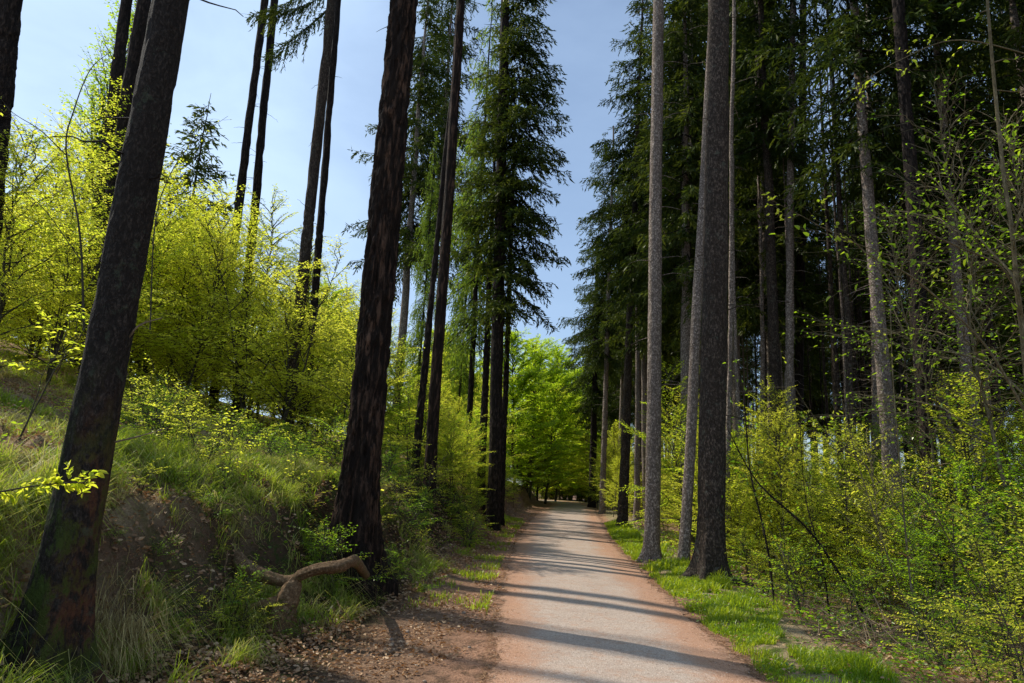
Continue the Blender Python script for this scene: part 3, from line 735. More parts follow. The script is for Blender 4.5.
# right understorey: bright bushes by the verge end, twiggy undergrowth nearer
r = np.random.default_rng(123)
for i in range(34):
    y = r.uniform(26, 75); x = xc(y)+hw(y)+r.uniform(1.0, 5.5); v = int(r.integers(0, 5))
    if xc(y)+hw(y)+1.6 > x and y < 35: continue
    put_sap(SAP, v, x, y, ['bright layered sapling lining the right of the path further on', 'tall thin bright sapling lining the right of the path further on', 'low bright sapling lining the right of the path further on', 'many stemmed bright sapling lining the right of the path further on', 'tallest bright sapling lining the right of the path further on'][v], 'bright saplings right of the path', r.uniform(.45, .85))
q = 0
for i in range(400):
    if q >= 78: break
    y = r.uniform(9.5, 26); x = xc(y)+hw(y)+r.uniform(1.9, 20)
    if x > .8*y+1.5: continue
    px, py = proj((x, y, 0))
    if px < 745 and y < 13.5: continue
    q += 1; k = r.random()
    if k < .42:
        v = int(r.integers(0, 4)); put_sap(GSAP, v, x, y, ['two stemmed shaded bush under the right spruces', 'slender shaded young beech under the right spruces', 'low many stemmed shaded bush under the right spruces', 'tall loose shaded young beech under the right spruces'][v], 'shaded bushes under the right spruces', r.uniform(.55, 1.), 'beech_bush', 'bush')
    elif k < .72:
        v = int(r.integers(0, 3)); put_sap(TWIGGY, v, x, y, ['pale twiggy bush with few green leaves in the right undergrowth', 'pale twiggy young tree with few yellow leaves in the right undergrowth', 'pale twiggy bush with withered brown leaves in the right undergrowth'][v], 'twiggy bushes in the right undergrowth', r.uniform(.6, 1.05), 'twiggy_bush', 'bush')
    else:
        v = int(r.integers(0, 5)); put_sap(SAP, v, x, y, ['layered bright sapling catching sun under the right spruces', 'thin bright sapling catching sun under the right spruces', 'low bright sapling catching sun under the right spruces', 'many stemmed bright sapling catching sun under the right spruces', 'tallest bright sapling catching sun under the right spruces'][v], 'sunlit saplings under the right spruces', r.uniform(.4, .75))

r = np.random.default_rng(321)
for i in range(22):     # sunny edge of the right undergrowth
    y = r.uniform(12, 24); x = xc(y)+hw(y)+r.uniform(1.9, 4.8); v = int(r.integers(0, 5))
    px, py = proj((x, y, 0))
    if px < 735 and y < 17: continue
    put_sap(SAP, v, x, y, ['layered bright sapling at the sunny edge of the right forest', 'thin bright sapling at the sunny edge of the right forest', 'low bright sapling at the sunny edge of the right forest', 'many stemmed bright sapling at the sunny edge of the right forest', 'tallest bright sapling at the sunny edge of the right forest'][v], 'bright saplings at the edge of the right forest', r.uniform(.35, .6))
TALLB = [sapling(9, 391, .075, 70, .30, .25, tws=.2, lsp=.05, mat=LEAF_GREEN, bmat=BARK_TWIG, keep=.16, r0=.04), sapling(10, 392, .075, 70, .28, .3, tws=.22, lsp=.05, mat=LEAF_GREEN, bmat=BARK_TWIG, keep=.14, r0=.045)]
for i, (px, d) in enumerate([(925, 12.5), (1010, 10.5), (1080, 11)]):
    put_sap(TALLB, i % 2, P(px, 450, d)[0], d, ['tall slender shaded beech with loose leaves before the dark spruces', 'taller thin stemmed beech with sparse leaves before the dark spruces'][i % 2], 'tall slender beeches before the right spruces', r.uniform(.85, 1.05), 'beech_tree', 'tree')
r = np.random.default_rng(322)
for i in range(55):     # low plants on the right forest floor
    y = r.uniform(6.5, 17); x = xc(y)+hw(y)+r.uniform(1.5, 7); v = int(r.integers(0, 3))
    if x > .78*y+1.2: continue
    plant('bramble_shrub', [('trunk', SHRUB[v][0]), ('crown', SHRUB[v][1])], x, y, ['small upright green bramble on the right forest floor', 'low cushion of green bramble on the right forest floor', 'taller lighter bramble on the right forest floor'][v], 'shrub', 'small brambles on the right forest floor', r.random()*6, r.uniform(.4, 1.))
for i in range(34):     # little plants on the steep edge
    y = r.uniform(5.8, 11); u = r.uniform(.5, 2.2); x = xc(y)-foot(y)-u; v = int(r.integers(0, 3))
    if x < -.62*y: continue
    plant('bramble_shrub', [('trunk', SHRUB[v][0]), ('crown', SHRUB[v][1])], x, y, ['tiny upright green bramble clinging to the steep eroded bank', 'tiny cushion of green bramble clinging to the steep eroded bank', 'tiny lighter bramble clinging to the steep eroded bank'][v], 'shrub', 'tiny brambles on the steep bank', r.random()*6, r.uniform(.2, .45))
for i in range(60):     # bushes on the open slope at the left
    d = r.uniform(8.5, 18); px = r.uniform(80, 400); x = P(px, 430, d)[0]; v = int(r.integers(0, 3))
    plant('bramble_shrub', [('trunk', SHRUB[v][0]), ('crown', SHRUB[v][1])], x, d, ['small upright green bramble on the open grassy slope', 'low cushion of green bramble on the open grassy slope', 'taller lighter bramble on the open grassy slope'][v], 'shrub', 'small brambles on the open slope', r.random()*6, r.uniform(.4, .9))
for i in range(40):     # bushes closing the bend
    x = r.uniform(-4, 14); y = r.uniform(70, 78) if x < 3.2 else r.uniform(90, 97); v = int(r.integers(0, 4))
    put_sap(GSAP, v, x, y, 'dark green bush closing the view where the path bends away', 'bushes at the bend of the path', r.uniform(.9, 1.5), 'hazel_bush', 'bush')
for (px, y, sc_) in [(600, 40, .6), (612, 44, .7), (588, 57, .7), (598, 55, .8), (582, 66, .8), (606, 50, .9), (592, 70, 1.)]:
    put_sap(SAP, int(r.integers(0, 5)), P(px, 480, y)[0]+.8, y, 'bright sapling at the foot of the far trunks right of the path', 'saplings under the far trunks', sc_)
# low shrubs on the bank between the fissured pine and the path
r = np.random.default_rng(5)
for i in range(30):
    y = r.uniform(11.8, 20); u = r.uniform(.35, 2.6); x = xc(y)-foot(y)-u
    v = int(r.integers(0, 3))
    plant('bilberry_shrub', [('trunk', SHRUB[v][0]), ('crown', SHRUB[v][1])], x, y, ['small upright dark green shrub on the bank right of the fissured pine', 'low cushion of dark green shrub on the bank right of the fissured pine', 'taller lighter shrub on the bank right of the fissured pine'][v], 'shrub', 'small shrubs on the bank beyond the pine', r.random()*6, r.uniform(.5, .95))

r = np.random.default_rng(911)
for i in range(34):
    x = r.uniform(3.5, 14); y = r.uniform(88, 93); v = i % 3
    plant('leafy_shrub', [('trunk', SHRUB[v][0]), ('crown', SHRUB[v][1])], x, y, 'dense leafy shrub closing the gap under the trees beyond the bend', 'shrub', 'dense shrubs beyond the bend', r.random()*6, r.uniform(2.2, 3.4))
# thin dead poles inside the spruce stand
POLE = [plain_trunk(17, .075, 951, BARK_PALE, (1.5, 15), 60, 8, .7), plain_trunk(14, .06, 952, BARK_DARK, (1.2, 12), 50, 8, .6), plain_trunk(19, .10, 953, BARK_SPRUCE, (2, 17), 60, 8, .8)]
k = 0
while k < 48:
    y = r.uniform(17, 48); px = r.uniform(735, 930); x = P(px, 400, y)[0]
    if x < xc(y)+hw(y)+2.2: continue
    k += 1; v = int(r.integers(0, 3))
    plant('dead_spruce', [('trunk', POLE[v])], x, y, ['thin pale dead spruce pole inside the dense right forest', 'short thin dark dead spruce pole inside the dense right forest', 'tall grey dead spruce pole inside the dense right forest'][v], 'dead tree', 'dead poles in the right forest', r.random()*6, r.uniform(.85, 1.15), r.normal(0, .02), 1.)
# trees beside the view at the left, their shadows cross the path
TOPC = spruce_crown(6.5, 0, 2.0, 961, dz=.5, per=5, nsz=.2, nw=.25, spc=.06, tw=.12)
TT = plain_trunk(27, .15, 962, BARK_DARK, (4, 20), 30)
for i, (x, y) in enumerate([(-17.4, 17), (-19.5, 19.8), (-22.5, 22.6)]):
    o = plant('pine_tree', [('trunk', TT)], x, y, 'tall bare pine trunk standing on the hillside left beyond the leaning trunks', 'pine', 'tall pines on the hillside further left', i*1.3, 1., .02, .3, scz=1.35)
    ob('crown', TOPC, o, (0, 0, 20.4))
# ------------------------------------------------------------------ named foreground plants
def fine(Ht, seed, **k): return sapling(Ht, seed, full=True, **k)
f1 = fine(1.5, 501, leaf=.062, nbr=14, blen=.45, z0=.45, tws=.12, lsp=.05, stems=2, spread=.4, r0=.012)
plant('beech_sapling', [('trunk', f1[0]), ('crown', f1[1])], P(12, 470, 7.2)[0], 7.2, 'small forked sapling with bright leaves on the grassy slope at the left edge', 'sapling', None, .5, 1.)
f2 = fine(2.6, 502, leaf=.07, nbr=26, blen=.5, z0=.2, tws=.15, lsp=.055, stems=3, spread=.45, r0=.014)
plant('beech_bush', [('trunk', f2[0]), ('crown', f2[1])], 4.3, 5.9, 'bright yellow green leafy bush filling the lower right corner', 'bush', None, 1.2, .58)
f3 = fine(3.6, 503, leaf=.066, nbr=30, blen=.38, z0=.25, tws=.18, lsp=.06, r0=.016, mat=LEAF_GREEN)
for k, (x_, y_, s_, w_, lab) in enumerate([(6.1, 8.6, .62, 0, 'bright large leaved bush behind the yellow green corner bush'), (5.6, 9.8, .55, 1, 'fresh green large leaved sapling behind the tangle of pale dry twigs'), (7.6, 10.2, .8, 0, 'tall large leaved bush close to the right edge between the spruces'), (6.9, 11.6, .75, 1, 'slim large leaved sapling before the dark right forest')]):
    fm = (f2, f3)[w_]; plant('beech_bush', [('trunk', fm[0]), ('crown', fm[1])], x_, y_, lab, 'bush', None, k*1.7, s_)
plant('beech_sapling', [('trunk', f3[0]), ('crown', f3[1])], 6.0, 7.9, 'fresh green sapling standing at the right edge above the yellow green bush', 'sapling', None, 2.2, .8)
for k, (px, py, D, s_, v) in enumerate([(262, 610, 7.25, .42, 1), (305, 640, 7.2, .3, 0), (240, 640, 7., .5, 2), (395, 560, 10.2, .6, 0), (425, 575, 10.4, .5, 1), (200, 600, 7.6, .4, 1)]):
    plant('bramble_shrub', [('trunk', SHRUB[v][0]), ('crown', SHRUB[v][1])], P(px, py, D)[0], D, 'little green bramble growing around the exposed root and the pine foot', 'shrub', 'little brambles by the exposed root', k, s_)
f4 = fine(1.1, 504, leaf=.05, nbr=12, blen=.5, z0=.2, tws=.12, lsp=.045, r0=.006)
for (px, d, s, lab) in [(222, 8.2, 1., 'thin leafy seedling on the slope left of the exposed root'), (175, 9.2, .9, 'thin seedling high on the grassy slope right of the mossy trunk'), (290, 9.6, .85, 'small seedling on the slope above the exposed root'), (345, 10.2, 1.3, 'leafy seedling in front of the fissured pine trunk')]:
    plant('beech_seedling', [('trunk', f4[0]), ('crown', f4[1])], P(px, 500, d)[0], d, lab, 'seedling', None, px, s)

def drawn(name, label, cat, lines, mat, leafmat=None, leafsz=.06, nleaf=0, seed=1, twigs=0, grp=None, tl=.35):
    """a plant whose stems follow given lines; lines = list of (points (px,py,depth), r0, r1)"""
    rr = np.random.default_rng(seed); lv = Acc()
    p0 = P(*lines[0][0][0]); g = h1(p0[0], p0[1]); org = np.array([p0[0], p0[1], min(g, p0[2])])
    Pp, Dd, Nn = [], [], []
    o = empty(name, tuple(org)); tag(o, label, cat, grp)
    for pts, r0, r1 in lines:
        w = Acc(); pp = smoothline([P(*q) for q in pts], 26) - org
        tube(w, pp, np.linspace(r0, r1, len(pp)), 8)
        L = len(pp)
        for k in range(twigs):
            i = int(rr.uniform(.2, .98)*(L-1)); d0 = unit(pp[min(i+1, L-1)]-pp[max(i-1, 0)]); dd = unit(d0*.6+rr.normal(0, .6, 3))
            ln = tl*rr.uniform(.3, 1.2); tp = [pp[i]+dd*ln*s_+rr.normal(0, .03*ln, 3)*(s_ > 0) for s_ in np.linspace(0, 1, 5)]
            tube(w, tp, np.linspace(max(r1*.7, .002), .0012, 5), 4)
            for _ in range(nleaf):
                s_ = rr.uniform(.2, 1); Pp.append(tp[0]+(tp[-1]-tp[0])*s_); Dd.append(dd+rr.normal(0, .7, 3)); Nn.append(rr.normal(0, .4, 3)+np.array([0, 0, 1]))
        ob('branch', w.mesh('branch', mat), o)
    if Pp:
        leaves(lv, np.array(Pp), np.array(Dd), np.array(Nn), leafsz*rr.uniform(.5, 1.3, len(Pp)), .6, True, None, rr)
        ob('foliage', lv.mesh('foliage', leafmat), o)
    return o
# right tangle
drawn('hazel_bush', 'tall arching bush with smooth greenish stem and long bare branches at the right edge', 'bush', [
    ([(1040, 660, 6.6), (1034, 480, 6.6), (1024, 350, 6.5), (1017, 289, 6.4), (1012, 230, 6.3), (1004, 177, 6.3), (995, 90, 6.3), (988, 10, 6.2), (984, -60, 6.2)], .028, .012),
    ([(1021, 300, 6.4), (1000, 266, 6.3), (961, 248, 6.1), (935, 236, 6.0), (914, 222, 5.9), (898, 214, 5.8)], .012, .003),
    ([(1024, 330, 6.5), (1015, 281, 6.3), (988, 248, 6.5), (963, 218, 6.6), (943, 191, 6.7), (938, 165, 6.7)], .014, .004),
    ([(1030, 420, 6.5), (985, 345, 6.4), (927, 289, 6.3), (902, 271, 6.2), (871, 257, 6.1), (851, 240, 6.1), (815, 224, 6.0)], .013, .003),
    ([(1030, 400, 6.6), (990, 365, 6.8), (950, 352, 7.0), (905, 348, 7.2), (862, 330, 7.3)], .010, .003),
    ([(1012, 240, 6.3), (1030, 180, 6.2), (1040, 120, 6.2)], .010, .004)], BARK_TWIG, LEAF_SHADE, .06, 3, 71, 20, tl=.7)
drawn('hazel_bush', 'dark leaning forked stems standing just right of the stout grey spruce', 'bush', [
    ([(874, 632, 9.6), (852, 594, 9.6), (812, 534, 9.5), (770, 495, 9.4), (751, 473, 9.4), (728, 430, 9.3)], .022, .006),
    ([(775, 606, 10.2), (766, 540, 10.2), (750, 470, 10.2), (744, 400, 10.2), (735, 350, 10.2)], .018, .005),
    ([(830, 620, 9.8), (822, 560, 9.8), (806, 500, 9.8), (800, 430, 9.8)], .014, .004)], BARK_DARK, LEAF_GREEN, .055, 5, 72, 16, tl=.6)
drawn('hazel_bush', 'thin pale upright stems with bare side twigs behind the pile of dry twigs', 'bush', [
    ([(918, 640, 8.4), (908, 560, 8.5), (899, 453, 8.5), (893, 380, 8.5), (890, 300, 8.4)], .014, .005),
    ([(905, 520, 8.5), (870, 470, 8.4), (849, 453, 8.3), (820, 425, 8.2), (790, 380, 8.1)], .008, .002),
    ([(930, 636, 8.2), (900, 590, 8.0), (860, 470, 8.0), (842, 400, 8.0)], .009, .003),
    ([(990, 610, 8.0), (960, 560, 7.8), (925, 500, 7.6), (880, 460, 7.5), (835, 440, 7.5)], .009, .003)], BARK_TWIG, LEAF_BEECH, .05, 3, 73, 16, tl=.6)
drawn('bare_branch', 'slender branch with yellow leaves reaching left over the dark forest', 'branch', [
    ([(1050, 230, 7.4), (940, 262, 7.4), (860, 245, 7.3), (800, 215, 7.2), (765, 197, 7.2)], .008, .002),
    ([(1050, 60, 7.6), (960, 40, 7.5), (900, 60, 7.4), (850, 90, 7.3)], .010, .002)], BARK_TWIG, LEAF_BEECH, .05, 5, 74, 14, tl=.4)
# twigs at left
drawn('beech_sprig', 'low leafy twig reaching in from the left edge across the mossy trunk', 'twig', [
    ([(-40, 500, 3.9), (10, 490, 3.9), (50, 484, 3.9), (88, 482, 3.9)], .006, .002)], BARK_YOUNG, LEAF_BEECH, .040, 10, 75, 22, tl=.13)
drawn('bare_sapling', 'bare dark forked sapling rising against the sky left of the mossy trunk', 'sapling', [
    ([(84, 330, 7.8), (80, 235, 7.8), (66, 150, 7.8), (74, 110, 7.8), (90, 70, 7.8), (110, 52, 7.8)], .014, .003),
    ([(66, 155, 7.8), (40, 130, 7.8), (10, 110, 7.8), (-10, 80, 7.7)], .007, .002),
    ([(82, 262, 7.8), (40, 205, 7.7), (0, 180, 7.6)], .007, .002)], BARK_YOUNG, LEAF_BEECH, .05, 1, 76, 12, tl=.5)
drawn('bare_sapling', 'thin sapling with a bare forked tip pointing right from the mossy trunk into the sky', 'sapling', [
    ([(150, 330, 9), (155, 225, 9), (170, 175, 9), (195, 140, 9), (228, 116, 9)], .010, .002),
    ([(186, 150, 9), (196, 130, 9), (199, 118, 9)], .004, .0015)], BARK_YOUNG, LEAF_BEECH, .045, 1, 77, 8, tl=.3)
drawn('bare_branch', 'bare dead stick poking out right of the mossy trunk', 'branch', [([(128, 338, 5.0), (140, 325, 5.0), (162, 318, 5.1)], .009, .004), ([(115, 442, 5.0), (140, 436, 5.), (168, 428, 5.2)], .008, .003)], BARK_DRY, None, 0, 0, 78, 2, tl=.12)

# ------------------------------------------------------------------ exposed root
def build_root():
    acc = Acc()
    o = P(290, 600, 7.4); org = np.array([o[0], o[1], h1(o[0], o[1])])
    def t(pts, r0, n=120, s=32):
        pp = smoothline([P(*q) for q in pts], n)-org
        rad = np.interp(np.linspace(0, 1, len(pp)), np.linspace(0, 1, len(r0)), r0)
        pos = pp; rad = rad*(1+.13*vn(pos[:, 0]*11, pos[:, 1]*11, pos[:, 2]*11, seed=3))
        k0 = len(acc.v); tube(acc, pp, rad, s, cap=True)
        V = acc.v[k0]; C = np.repeat(pp, s, axis=0); C = np.vstack([C, pp[-1:]]); D_ = V-C
        th = np.tile(np.arange(s)*2*PI/s, len(pp)); al = np.repeat(np.linspace(0, 1, len(pp)), s)
        f = 1+.16*fbm(np.cos(th)*2.3, np.sin(th)*2.3, al*3, seed=8, o=3)+.10*np.abs(fbm(V[:-1, 0]*22, V[:-1, 1]*22, V[:-1, 2]*22, seed=9, o=2))
        V[:-1] = C[:-1]+D_[:-1]*f[:, None]
    t([(205, 530, 8.9), (232, 556, 7.9), (248, 568, 7.6), (268, 577, 7.4), (290, 581, 7.35), (303, 574, 7.3), (320, 568, 7.25), (338, 566, 7.2), (347, 563, 7.3), (356, 562, 7.8), (366, 575, 8.8)], [.085, .08, .07, .055, .058, .056, .055, .054, .058, .05])
    t([(296, 578, 7.34), (291, 590, 7.3), (285, 606, 7.3), (280, 625, 7.3), (276, 650, 7.3)], [.055, .085, .115, .15, .22])
    t([(288, 600, 7.3), (262, 604, 7.25), (240, 612, 7.2), (225, 625, 7.2)], [.06, .04, .03, .02], 30, 10)
    rt = empty('exposed_root', tuple(org)); tag(rt, 'thick bare reddish tree root arching out of the eroded bank beside the path', 'root')
    me = acc.mesh('root_wood', BARK_ROOT); ob('root_wood', me, rt)
    sub = Acc(); rr = np.random.default_rng(6)
    for k in range(44):
        sub = Acc(); px = rr.uniform(190, 345); py = rr.uniform(540, 600); D = rr.uniform(7.4, 8.3); p = P(px, py, D)
        p[2] = h1(p[0], p[1])+rr.uniform(.05, .2)
        q = [p-org]
        dd = unit(np.array([rr.normal(.4, .6), -.6, -.7]))
        for s in range(7): q.append(q[-1]+dd*.07+rr.normal(0, .025, 3))
        tube(sub, q, np.linspace(rr.uniform(.005, .012), .002, 8), 5)
        ob('rootlet', sub.mesh('rootlet', BARK_ROOT), rt)
build_root()

# dry twig pile at the right verge
def twigpile(cx, cy, R, n, seed, label, mat=BARK_DRY, L=(.3, 1.), hgt=.35):
    rr = np.random.default_rng(seed); acc = Acc(); z0 = h1(cx, cy)
    for k in range(n):
        a = rr.random()*6.28; q = R*rr.random()**.6; x, y = q*math.cos(a), q*math.sin(a)
        z = h1(cx+x, cy+y)-z0 + rr.random()*hgt*(1-q/R*.7); b = rr.random()*6.28; l = rr.uniform(*L)
        d = np.array([math.cos(b), math.sin(b), rr.normal(.1, .3)]); c = rr.normal(0, .25, 3)
        pts = [np.array([x, y, z])+d*l*(s-.5)+c*l*(s-.5)**2*1.5+rr.normal(0, .012, 3) for s in np.linspace(0, 1, 8)]
        tube(acc, pts, np.linspace(rr.uniform(.003, .009), .0015, 8), 5)
    o = ob('twig_pile', acc.mesh('twig_pile', mat), None, (cx, cy, z0)); tag(o, label, 'twig pile')
p = P(862, 640, 7.6)
twigpile(4.15, 8.0, .75, 130, 1, 'tangle of pale dry twigs lying on the right verge in front of the bushes')
twigpile(4.7, 10.0, .7, 60, 2, 'low heap of dead twigs behind the larger tangle on the right')
twigpile(-3.9, 9.2, .6, 40, 3, 'scattered dead twigs on the grassy slope above the exposed root', L=(.2, .7), hgt=.12)

# ------------------------------------------------------------------ grass, litter
def blades(X, Y, hgt, wid, mat, name, label, lean=.5, rnd=None, seed=1, dirx=None, cat='grass', droop=.35):
    rr = np.random.default_rng(seed); n = len(X)
    Z = H(X, Y)-.01
    a = rr.random(n)*2*PI if dirx is None else dirx
    d = np.stack([np.cos(a), np.sin(a), np.zeros(n)], 1)
    w = np.stack([-np.sin(a+rr.normal(0, .8, n)), np.cos(a), np.zeros(n)], 1)
    w = unit(w)*np.asarray(wid).reshape(-1, 1)*.5
    hh = np.asarray(hgt).reshape(-1, 1)
    b = np.stack([X, Y, Z], 1); ln = (lean*rr.random(n))[:, None]
    up = np.array([0, 0, 1.])
    p1 = b+up*hh*.45+d*hh*ln*.25; p2 = b+up*hh*(.8)+d*hh*ln*.7; p3 = b+up*hh*(1-droop*ln)+d*hh*ln*1.4
    V = np.stack([b-w, b+w, p1-w*.9, p1+w*.9, p2-w*.6, p2+w*.6, p3], 1).reshape(-1, 3)
    i = np.arange(n)[:, None]*7
    q = np.concatenate([i+np.array([[0, 1, 3, 2]]), i+np.array([[2, 3, 5, 4]])]); t = i+np.array([[4, 5, 6]])
    acc = Acc(); acc.add(V, q, t, np.repeat(rr.random(n) if rnd is None else rnd, 7))
    return tag(ob(name, acc.mesh(name, mat, smooth=False)), label, cat, None, 'stuff')
def litter(n, fx, y0, y1, size, mat, name, label, flat=.3, lift=.01, seed=1, pw=.9, th=-.6, cat='leaf litter', wid=.6, full=True):
    q = np.random.default_rng(seed); Y = y0*(y1/y0)**(q.random(n)**pw); X = fx(Y, q)
    m = fbm(X*1.2, Y*1.2, seed=seed+40, o=2) > th; X, Y = X[m], Y[m]; n = len(X)
    Z = H(X, Y)+lift*q.random(n)+.006; a = q.random(n)*6.28
    acc = Acc(); leaves(acc, np.stack([X, Y, Z], 1), np.stack([np.cos(a), np.sin(a), q.normal(0, .25, n)], 1), np.array([0, 0, 1.])+q.normal(0, flat, (n, 3)), size*q.uniform(.5, 1.2, n)*(1+Y*.02), wid, full, None, q, .1)
    tag(ob(name, acc.mesh(name, mat)), label, cat, None, 'stuff')
rr = np.random.default_rng(55)
def samp(n, y0, y1, pw):  # denser near the camera
    return y0*(y1/y0)**(rr.random(n)**pw)
# verge
n = 90000; Y = samp(n, 4.5, 34, .9); S = rr.random(n)**.9
X = xc(Y)+hw(Y)*1.06 + .02 + S*(.95+.35*vn(Y*.6, Y*0, seed=8))
m = (fbm(X*2.5, Y*2.5, seed=9, o=3)+.3*rr.random(n) > -.22+.35*S) & (rr.random(n) < sstep(-.05, .25, S+.18*vn(Y*2.2, X*2.2, seed=3)))
X, Y, S = X[m], Y[m], S[m]
blades(X, Y, (.03+.07*rr.random(len(X))*(1+S))*(1+.7*fbm(X*1.8, Y*1.8, seed=61, o=2))*np.where(Y > 12, 1.25, 1), .006+.0006*Y, GRASS_V, 'verge_grass', 'short bright green grass strip along the right edge of the path', .9, rnd=np.clip(.38+.35*fbm(X*1.3, Y*1.3, seed=62, o=2)+rr.normal(0, .2, len(X)), 0, 1))
litter(5000, lambda Y, q: xc(Y)+hw(Y)*1.05+q.random(len(Y))*1.5, 4.8, 22, .035, LEAF_GREEN, 'verge_weeds', 'small broad leaved weeds mixed into the grass strip', .5, .07, 8, th=.0, cat='weeds')
litter(2500, lambda Y, q: xc(Y)+hw(Y)*1.0+q.random(len(Y))*1.8, 4.8, 22, .035, LEAF_BROWN, 'verge_litter', 'brown leaves lying in the grass strip', .6, .07, 9, th=-.2)
litter(16000, lambda Y, q: xc(Y)+hw(Y)*np.where(q.random(len(Y)) < .5, 1, -1)*(1.08-.5*q.random(len(Y))**1.8), 4.8, 26, .05, LEAF_BROWN, 'needle_litter', 'rusty needles and scraps gathered along both edges of the path', .25, .004, 10, th=-.3, wid=.13, full=False, cat='needle litter')
# thin patches left of the path further on
n = 16000; Y = samp(n, 9, 34, .9); X = xc(Y)-hw(Y)*1.15-rr.random(n)*1.1
m = fbm(X*2.3, Y*1.8, seed=19, o=3)+.9*rr.random(n) > .85; X, Y = X[m], Y[m]
blades(X, Y, .05+.08*rr.random(len(X)), .006+.0006*Y, GRASS_V, 'edge_grass', 'patchy short grass at the left edge of the path', .9, seed=2)
# bank: long tufted grass
nt_ = 12000; Y = samp(nt_, 3.6, 32, .95); U = rr.random(nt_)**.8*np.where(Y < 14, 9, 14)+.35
X = xc(Y)-foot(Y)-U
m = ((U > 1.35) | (rr.random(len(X)) < .3)) & (fbm(X*1.1, Y*1.1, seed=29, o=3) > -.02) & (rr.random(len(X)) < .85); X, Y = X[m], Y[m]
K = 26
TX = np.repeat(X, K); TY = np.repeat(Y, K); sz = np.repeat(rr.uniform(.5, 1.3, len(X)), K)
TX = TX+rr.normal(0, .05, len(TX))*sz; TY = TY+rr.normal(0, .05, len(TX))*sz
dry = np.repeat(np.clip(.60+.45*fbm(X*.8, Y*.8, seed=33, o=2)+rr.normal(0, .12, len(X)), 0, 1), K)
blades(TX, TY, (.07+.17*rr.random(len(TX)))*sz, .005+.0005*TY, GRASS_B, 'bank_grass', 'long tufted green and straw coloured grass covering the left bank', 1.5, rnd=np.clip(dry+rr.normal(0, .1, len(TX)), 0, 1), seed=3, droop=.55)
nt_ = 3600; Y = samp(nt_, 4.2, 13, 1.); U = .25+2.6*rr.random(nt_)**.8
X = xc(Y)-foot(Y)-U; m = fbm(X*2.4, Y*2.4, seed=91, o=3) > .22; X, Y = X[m], Y[m]; K = 18
TX = np.repeat(X, K)+rr.normal(0, .04, len(X)*K); TY = np.repeat(Y, K)+rr.normal(0, .04, len(X)*K)
blades(TX, TY, (.08+.2*rr.random(len(TX)))*np.repeat(rr.uniform(.5, 1.3, len(X)), K), .0065, GRASS_B, 'overhanging_grass', 'long green grass hanging over the steep edge of the left bank', 1.9, rnd=np.clip(np.repeat(rr.uniform(0, .85, len(X)), K)+rr.normal(0, .08, len(TX)), 0, 1), seed=23, dirx=rr.normal(-.6, 1., len(TX)), droop=.7)
n = 45000; Y = samp(n, 3.8, 30, .9); X = xc(Y)-foot(Y)-1.5-rr.random(n)**.9*np.where(Y < 14, 9, 13)
m = fbm(X*1.5, Y*1.5, seed=71, o=3) > -.25; X, Y = X[m], Y[m]
blades(X, Y, .05+.10*rr.random(len(X)), .004+.0005*Y, STRAW, 'bank_straw', 'flattened dry straw matting the ground of the left bank', 2.6, seed=14, droop=.36, cat='straw')
# hanging straw at the foot of the mossy trunk
n = 700; p = P(122, 600, 5.7); X = p[0]+rr.normal(0, .13, n); Y = 5.7+rr.normal(0, .15, n)
blades(X, Y, .15+.22*rr.random(n), .005, STRAW, 'dry_grass', 'long dry straw hanging over the bank at the foot of the mossy trunk', 2.0, seed=4, dirx=rr.normal(-1.0, .7, n), droop=.75)
# forest floor herbs on the right
litter(15000, lambda Y, q: xc(Y)-hw(Y)*1.02-q.random(len(Y))**.8*2.0, 4.5, 40, .040, LEAF_BROWN, 'fallen_leaves', 'fallen brown leaves strewn along the left side of the path', .6, .03, seed=1, th=-.25)
litter(1500, lambda Y, q: xc(Y)+hw(Y)*(q.random(len(Y))*2-1), 4.8, 30, .022, LEAF_BROWN, 'path_litter', 'scattered crumbs of brown leaves on the path', .2, .002, 2, th=-9)
litter(26000, lambda Y, q: xc(Y)+hw(Y)+1.5+q.random(len(Y))**1.2*12, 6, 34, .055, LEAF_BROWN, 'forest_litter', 'dead brown leaves on the floor of the right forest', .5, .06, 3, th=-.2)
litter(24000, lambda Y, q: xc(Y)+hw(Y)+1.25+q.random(len(Y))**1.3*9, 6, 32, .05, LEAF_GREEN, 'undergrowth', 'low green herbs covering the floor right of the verge', .5, .22, 4, th=-.05, cat='undergrowth')
litter(24000, lambda Y, q: xc(Y)-foot(Y)-.3-q.random(len(Y))**1.1*12, 5.5, 34, .042, LEAF_GREEN, 'bank_herbs', 'low green herbs between the grass of the left bank', .5, .16, 5, th=.0, cat='undergrowth')
litter(60000, lambda Y, q: xc(Y)-foot(Y)-.1-q.random(len(Y))**1.3*9, 4.5, 26, .045, LEAF_BROWN, 'bank_litter', 'dead brown leaves caught in the grass of the left bank', .8, .06, 6, th=-.5)
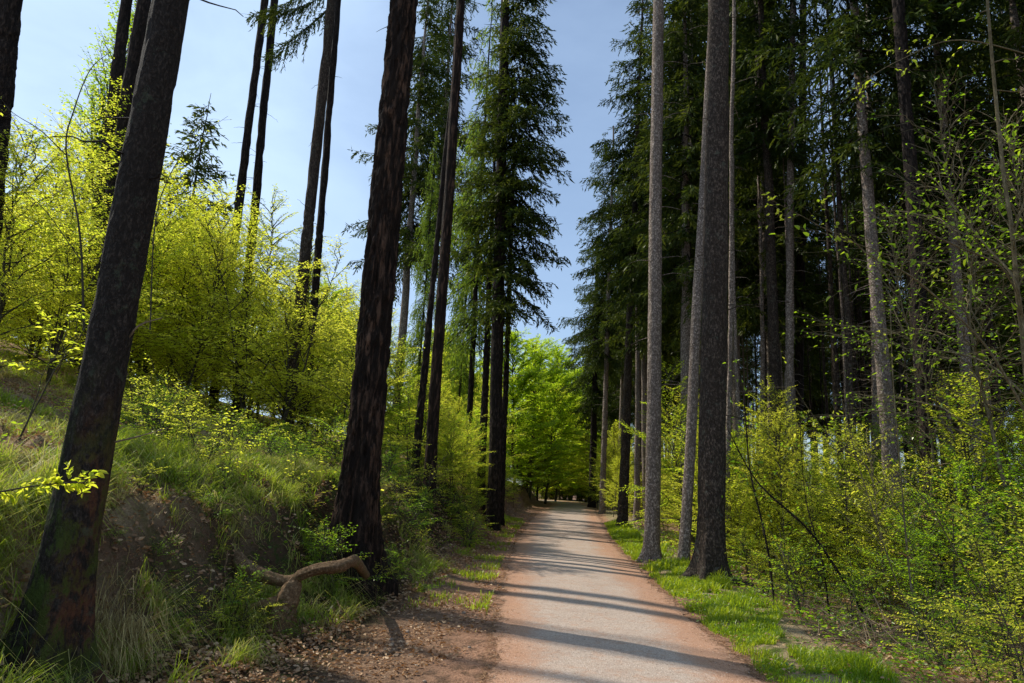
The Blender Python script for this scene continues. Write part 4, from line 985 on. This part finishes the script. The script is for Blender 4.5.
# stones on the dirt by the path: pale crumbs are counted as litter, a few bigger stones are things
def stone(x, y, s, seed):
    q = np.random.default_rng(seed); acc = Acc(); a, b = np.meshgrid(np.linspace(0, PI, 7), np.arange(10)*2*PI/10, indexing='ij')
    v = np.stack([np.sin(a)*np.cos(b), np.sin(a)*np.sin(b), np.cos(a)*.6], -1).reshape(-1, 3)
    v *= (1+.25*vn(v[:, 0]*1.7+seed, v[:, 1]*1.7, v[:, 2]*1.7, seed=seed))[:, None]*s
    i = np.arange(6)[:, None]*10; j = np.arange(10)[None]; k = (j+1) % 10
    acc.add(v, np.stack([i+j, i+10+j, i+10+k, i+k], -1).reshape(-1, 4))
    m = STONE; o = ob('stone', acc.mesh('stone', m), None, (x, y, h1(x, y)+s*.3)); o.rotation_euler = (0, 0, q.random()*6)
    tag(o, 'small pale stone lying in the brown dirt left of the path', 'stone', 'small stones left of the path')
STONE, nt, out = newmat('stone'); v = coords(nt); principled(nt, out, ramp(nt, noise(nt, v, 20, 4), [(.3, (.20, .14, .10)), (.7, (.42, .32, .24))]), .9)
for k in range(14):
    y = rr.uniform(5.2, 12); stone(xc(y)-hw(y)-rr.uniform(.1, 1.4), y, rr.uniform(.012, .03), 10+k)

# ------------------------------------------------------------------ light
AZ = math.radians(148); EL = math.radians(46)     # direction towards the sun: up the left, ahead of the camera
sd = Vector((math.cos(AZ)*math.cos(EL), math.sin(AZ)*math.cos(EL), math.sin(EL)))
L = bpy.data.lights.new('sun', 'SUN'); L.energy = 5.0; L.angle = math.radians(.53); L.color = (1, .94, .82)
lo = bpy.data.objects.new('sun', L); COL.objects.link(lo); lo.rotation_euler = sd.to_track_quat('Z', 'Y').to_euler()
W = bpy.data.worlds.new('World'); SC.world = W; W.use_nodes = True; nt = W.node_tree
bg = nt.nodes['Background']; bg.inputs[1].default_value = .125
sky = nt.nodes.new('ShaderNodeTexSky'); sky.sky_type = 'NISHITA'; sky.sun_disc = False
sky.sun_elevation = EL; sky.sun_rotation = math.radians(90)-AZ
sky.air_density = 1.0; sky.dust_density = .3; sky.ozone_density = 2.5
tc = nt.nodes.new('ShaderNodeTexCoord'); mp = nt.nodes.new('ShaderNodeMapping'); mp.inputs['Scale'].default_value = (1.2, 1.2, 3.2)
nt.links.new(tc.outputs['Generated'], mp.inputs[0])
cl = noise(nt, mp.outputs[0], 2.2, 6, .55, .4)
sx = nt.nodes.new('ShaderNodeSeparateXYZ'); nt.links.new(tc.outputs['Generated'], sx.inputs[0])
lf = mrange(nt, sx.outputs[0], .05, -.45)
cf_ = mth(nt, 'MULTIPLY', mrange(nt, cl, -.3, .8), mth(nt, 'ADD', mth(nt, 'MULTIPLY', lf, .8), .38))
nt.links.new(mix(nt, cf_, sky.outputs[0], (5.5, 7.3, 9.8)), bg.inputs[0])

SC.render.engine = 'CYCLES'
c = SC.cycles
c.use_denoising = True; c.denoiser = 'OPENIMAGEDENOISE'
c.max_bounces = 7; c.diffuse_bounces = 4; c.glossy_bounces = 2; c.transmission_bounces = 4; c.transparent_max_bounces = 4
c.use_adaptive_sampling = True; c.adaptive_threshold = .015
c.sample_clamp_indirect = 6
SC.view_settings.view_transform = 'Standard'; SC.view_settings.look = 'None'; SC.view_settings.exposure = 0; SC.view_settings.gamma = 1
SC.render.film_transparent = False
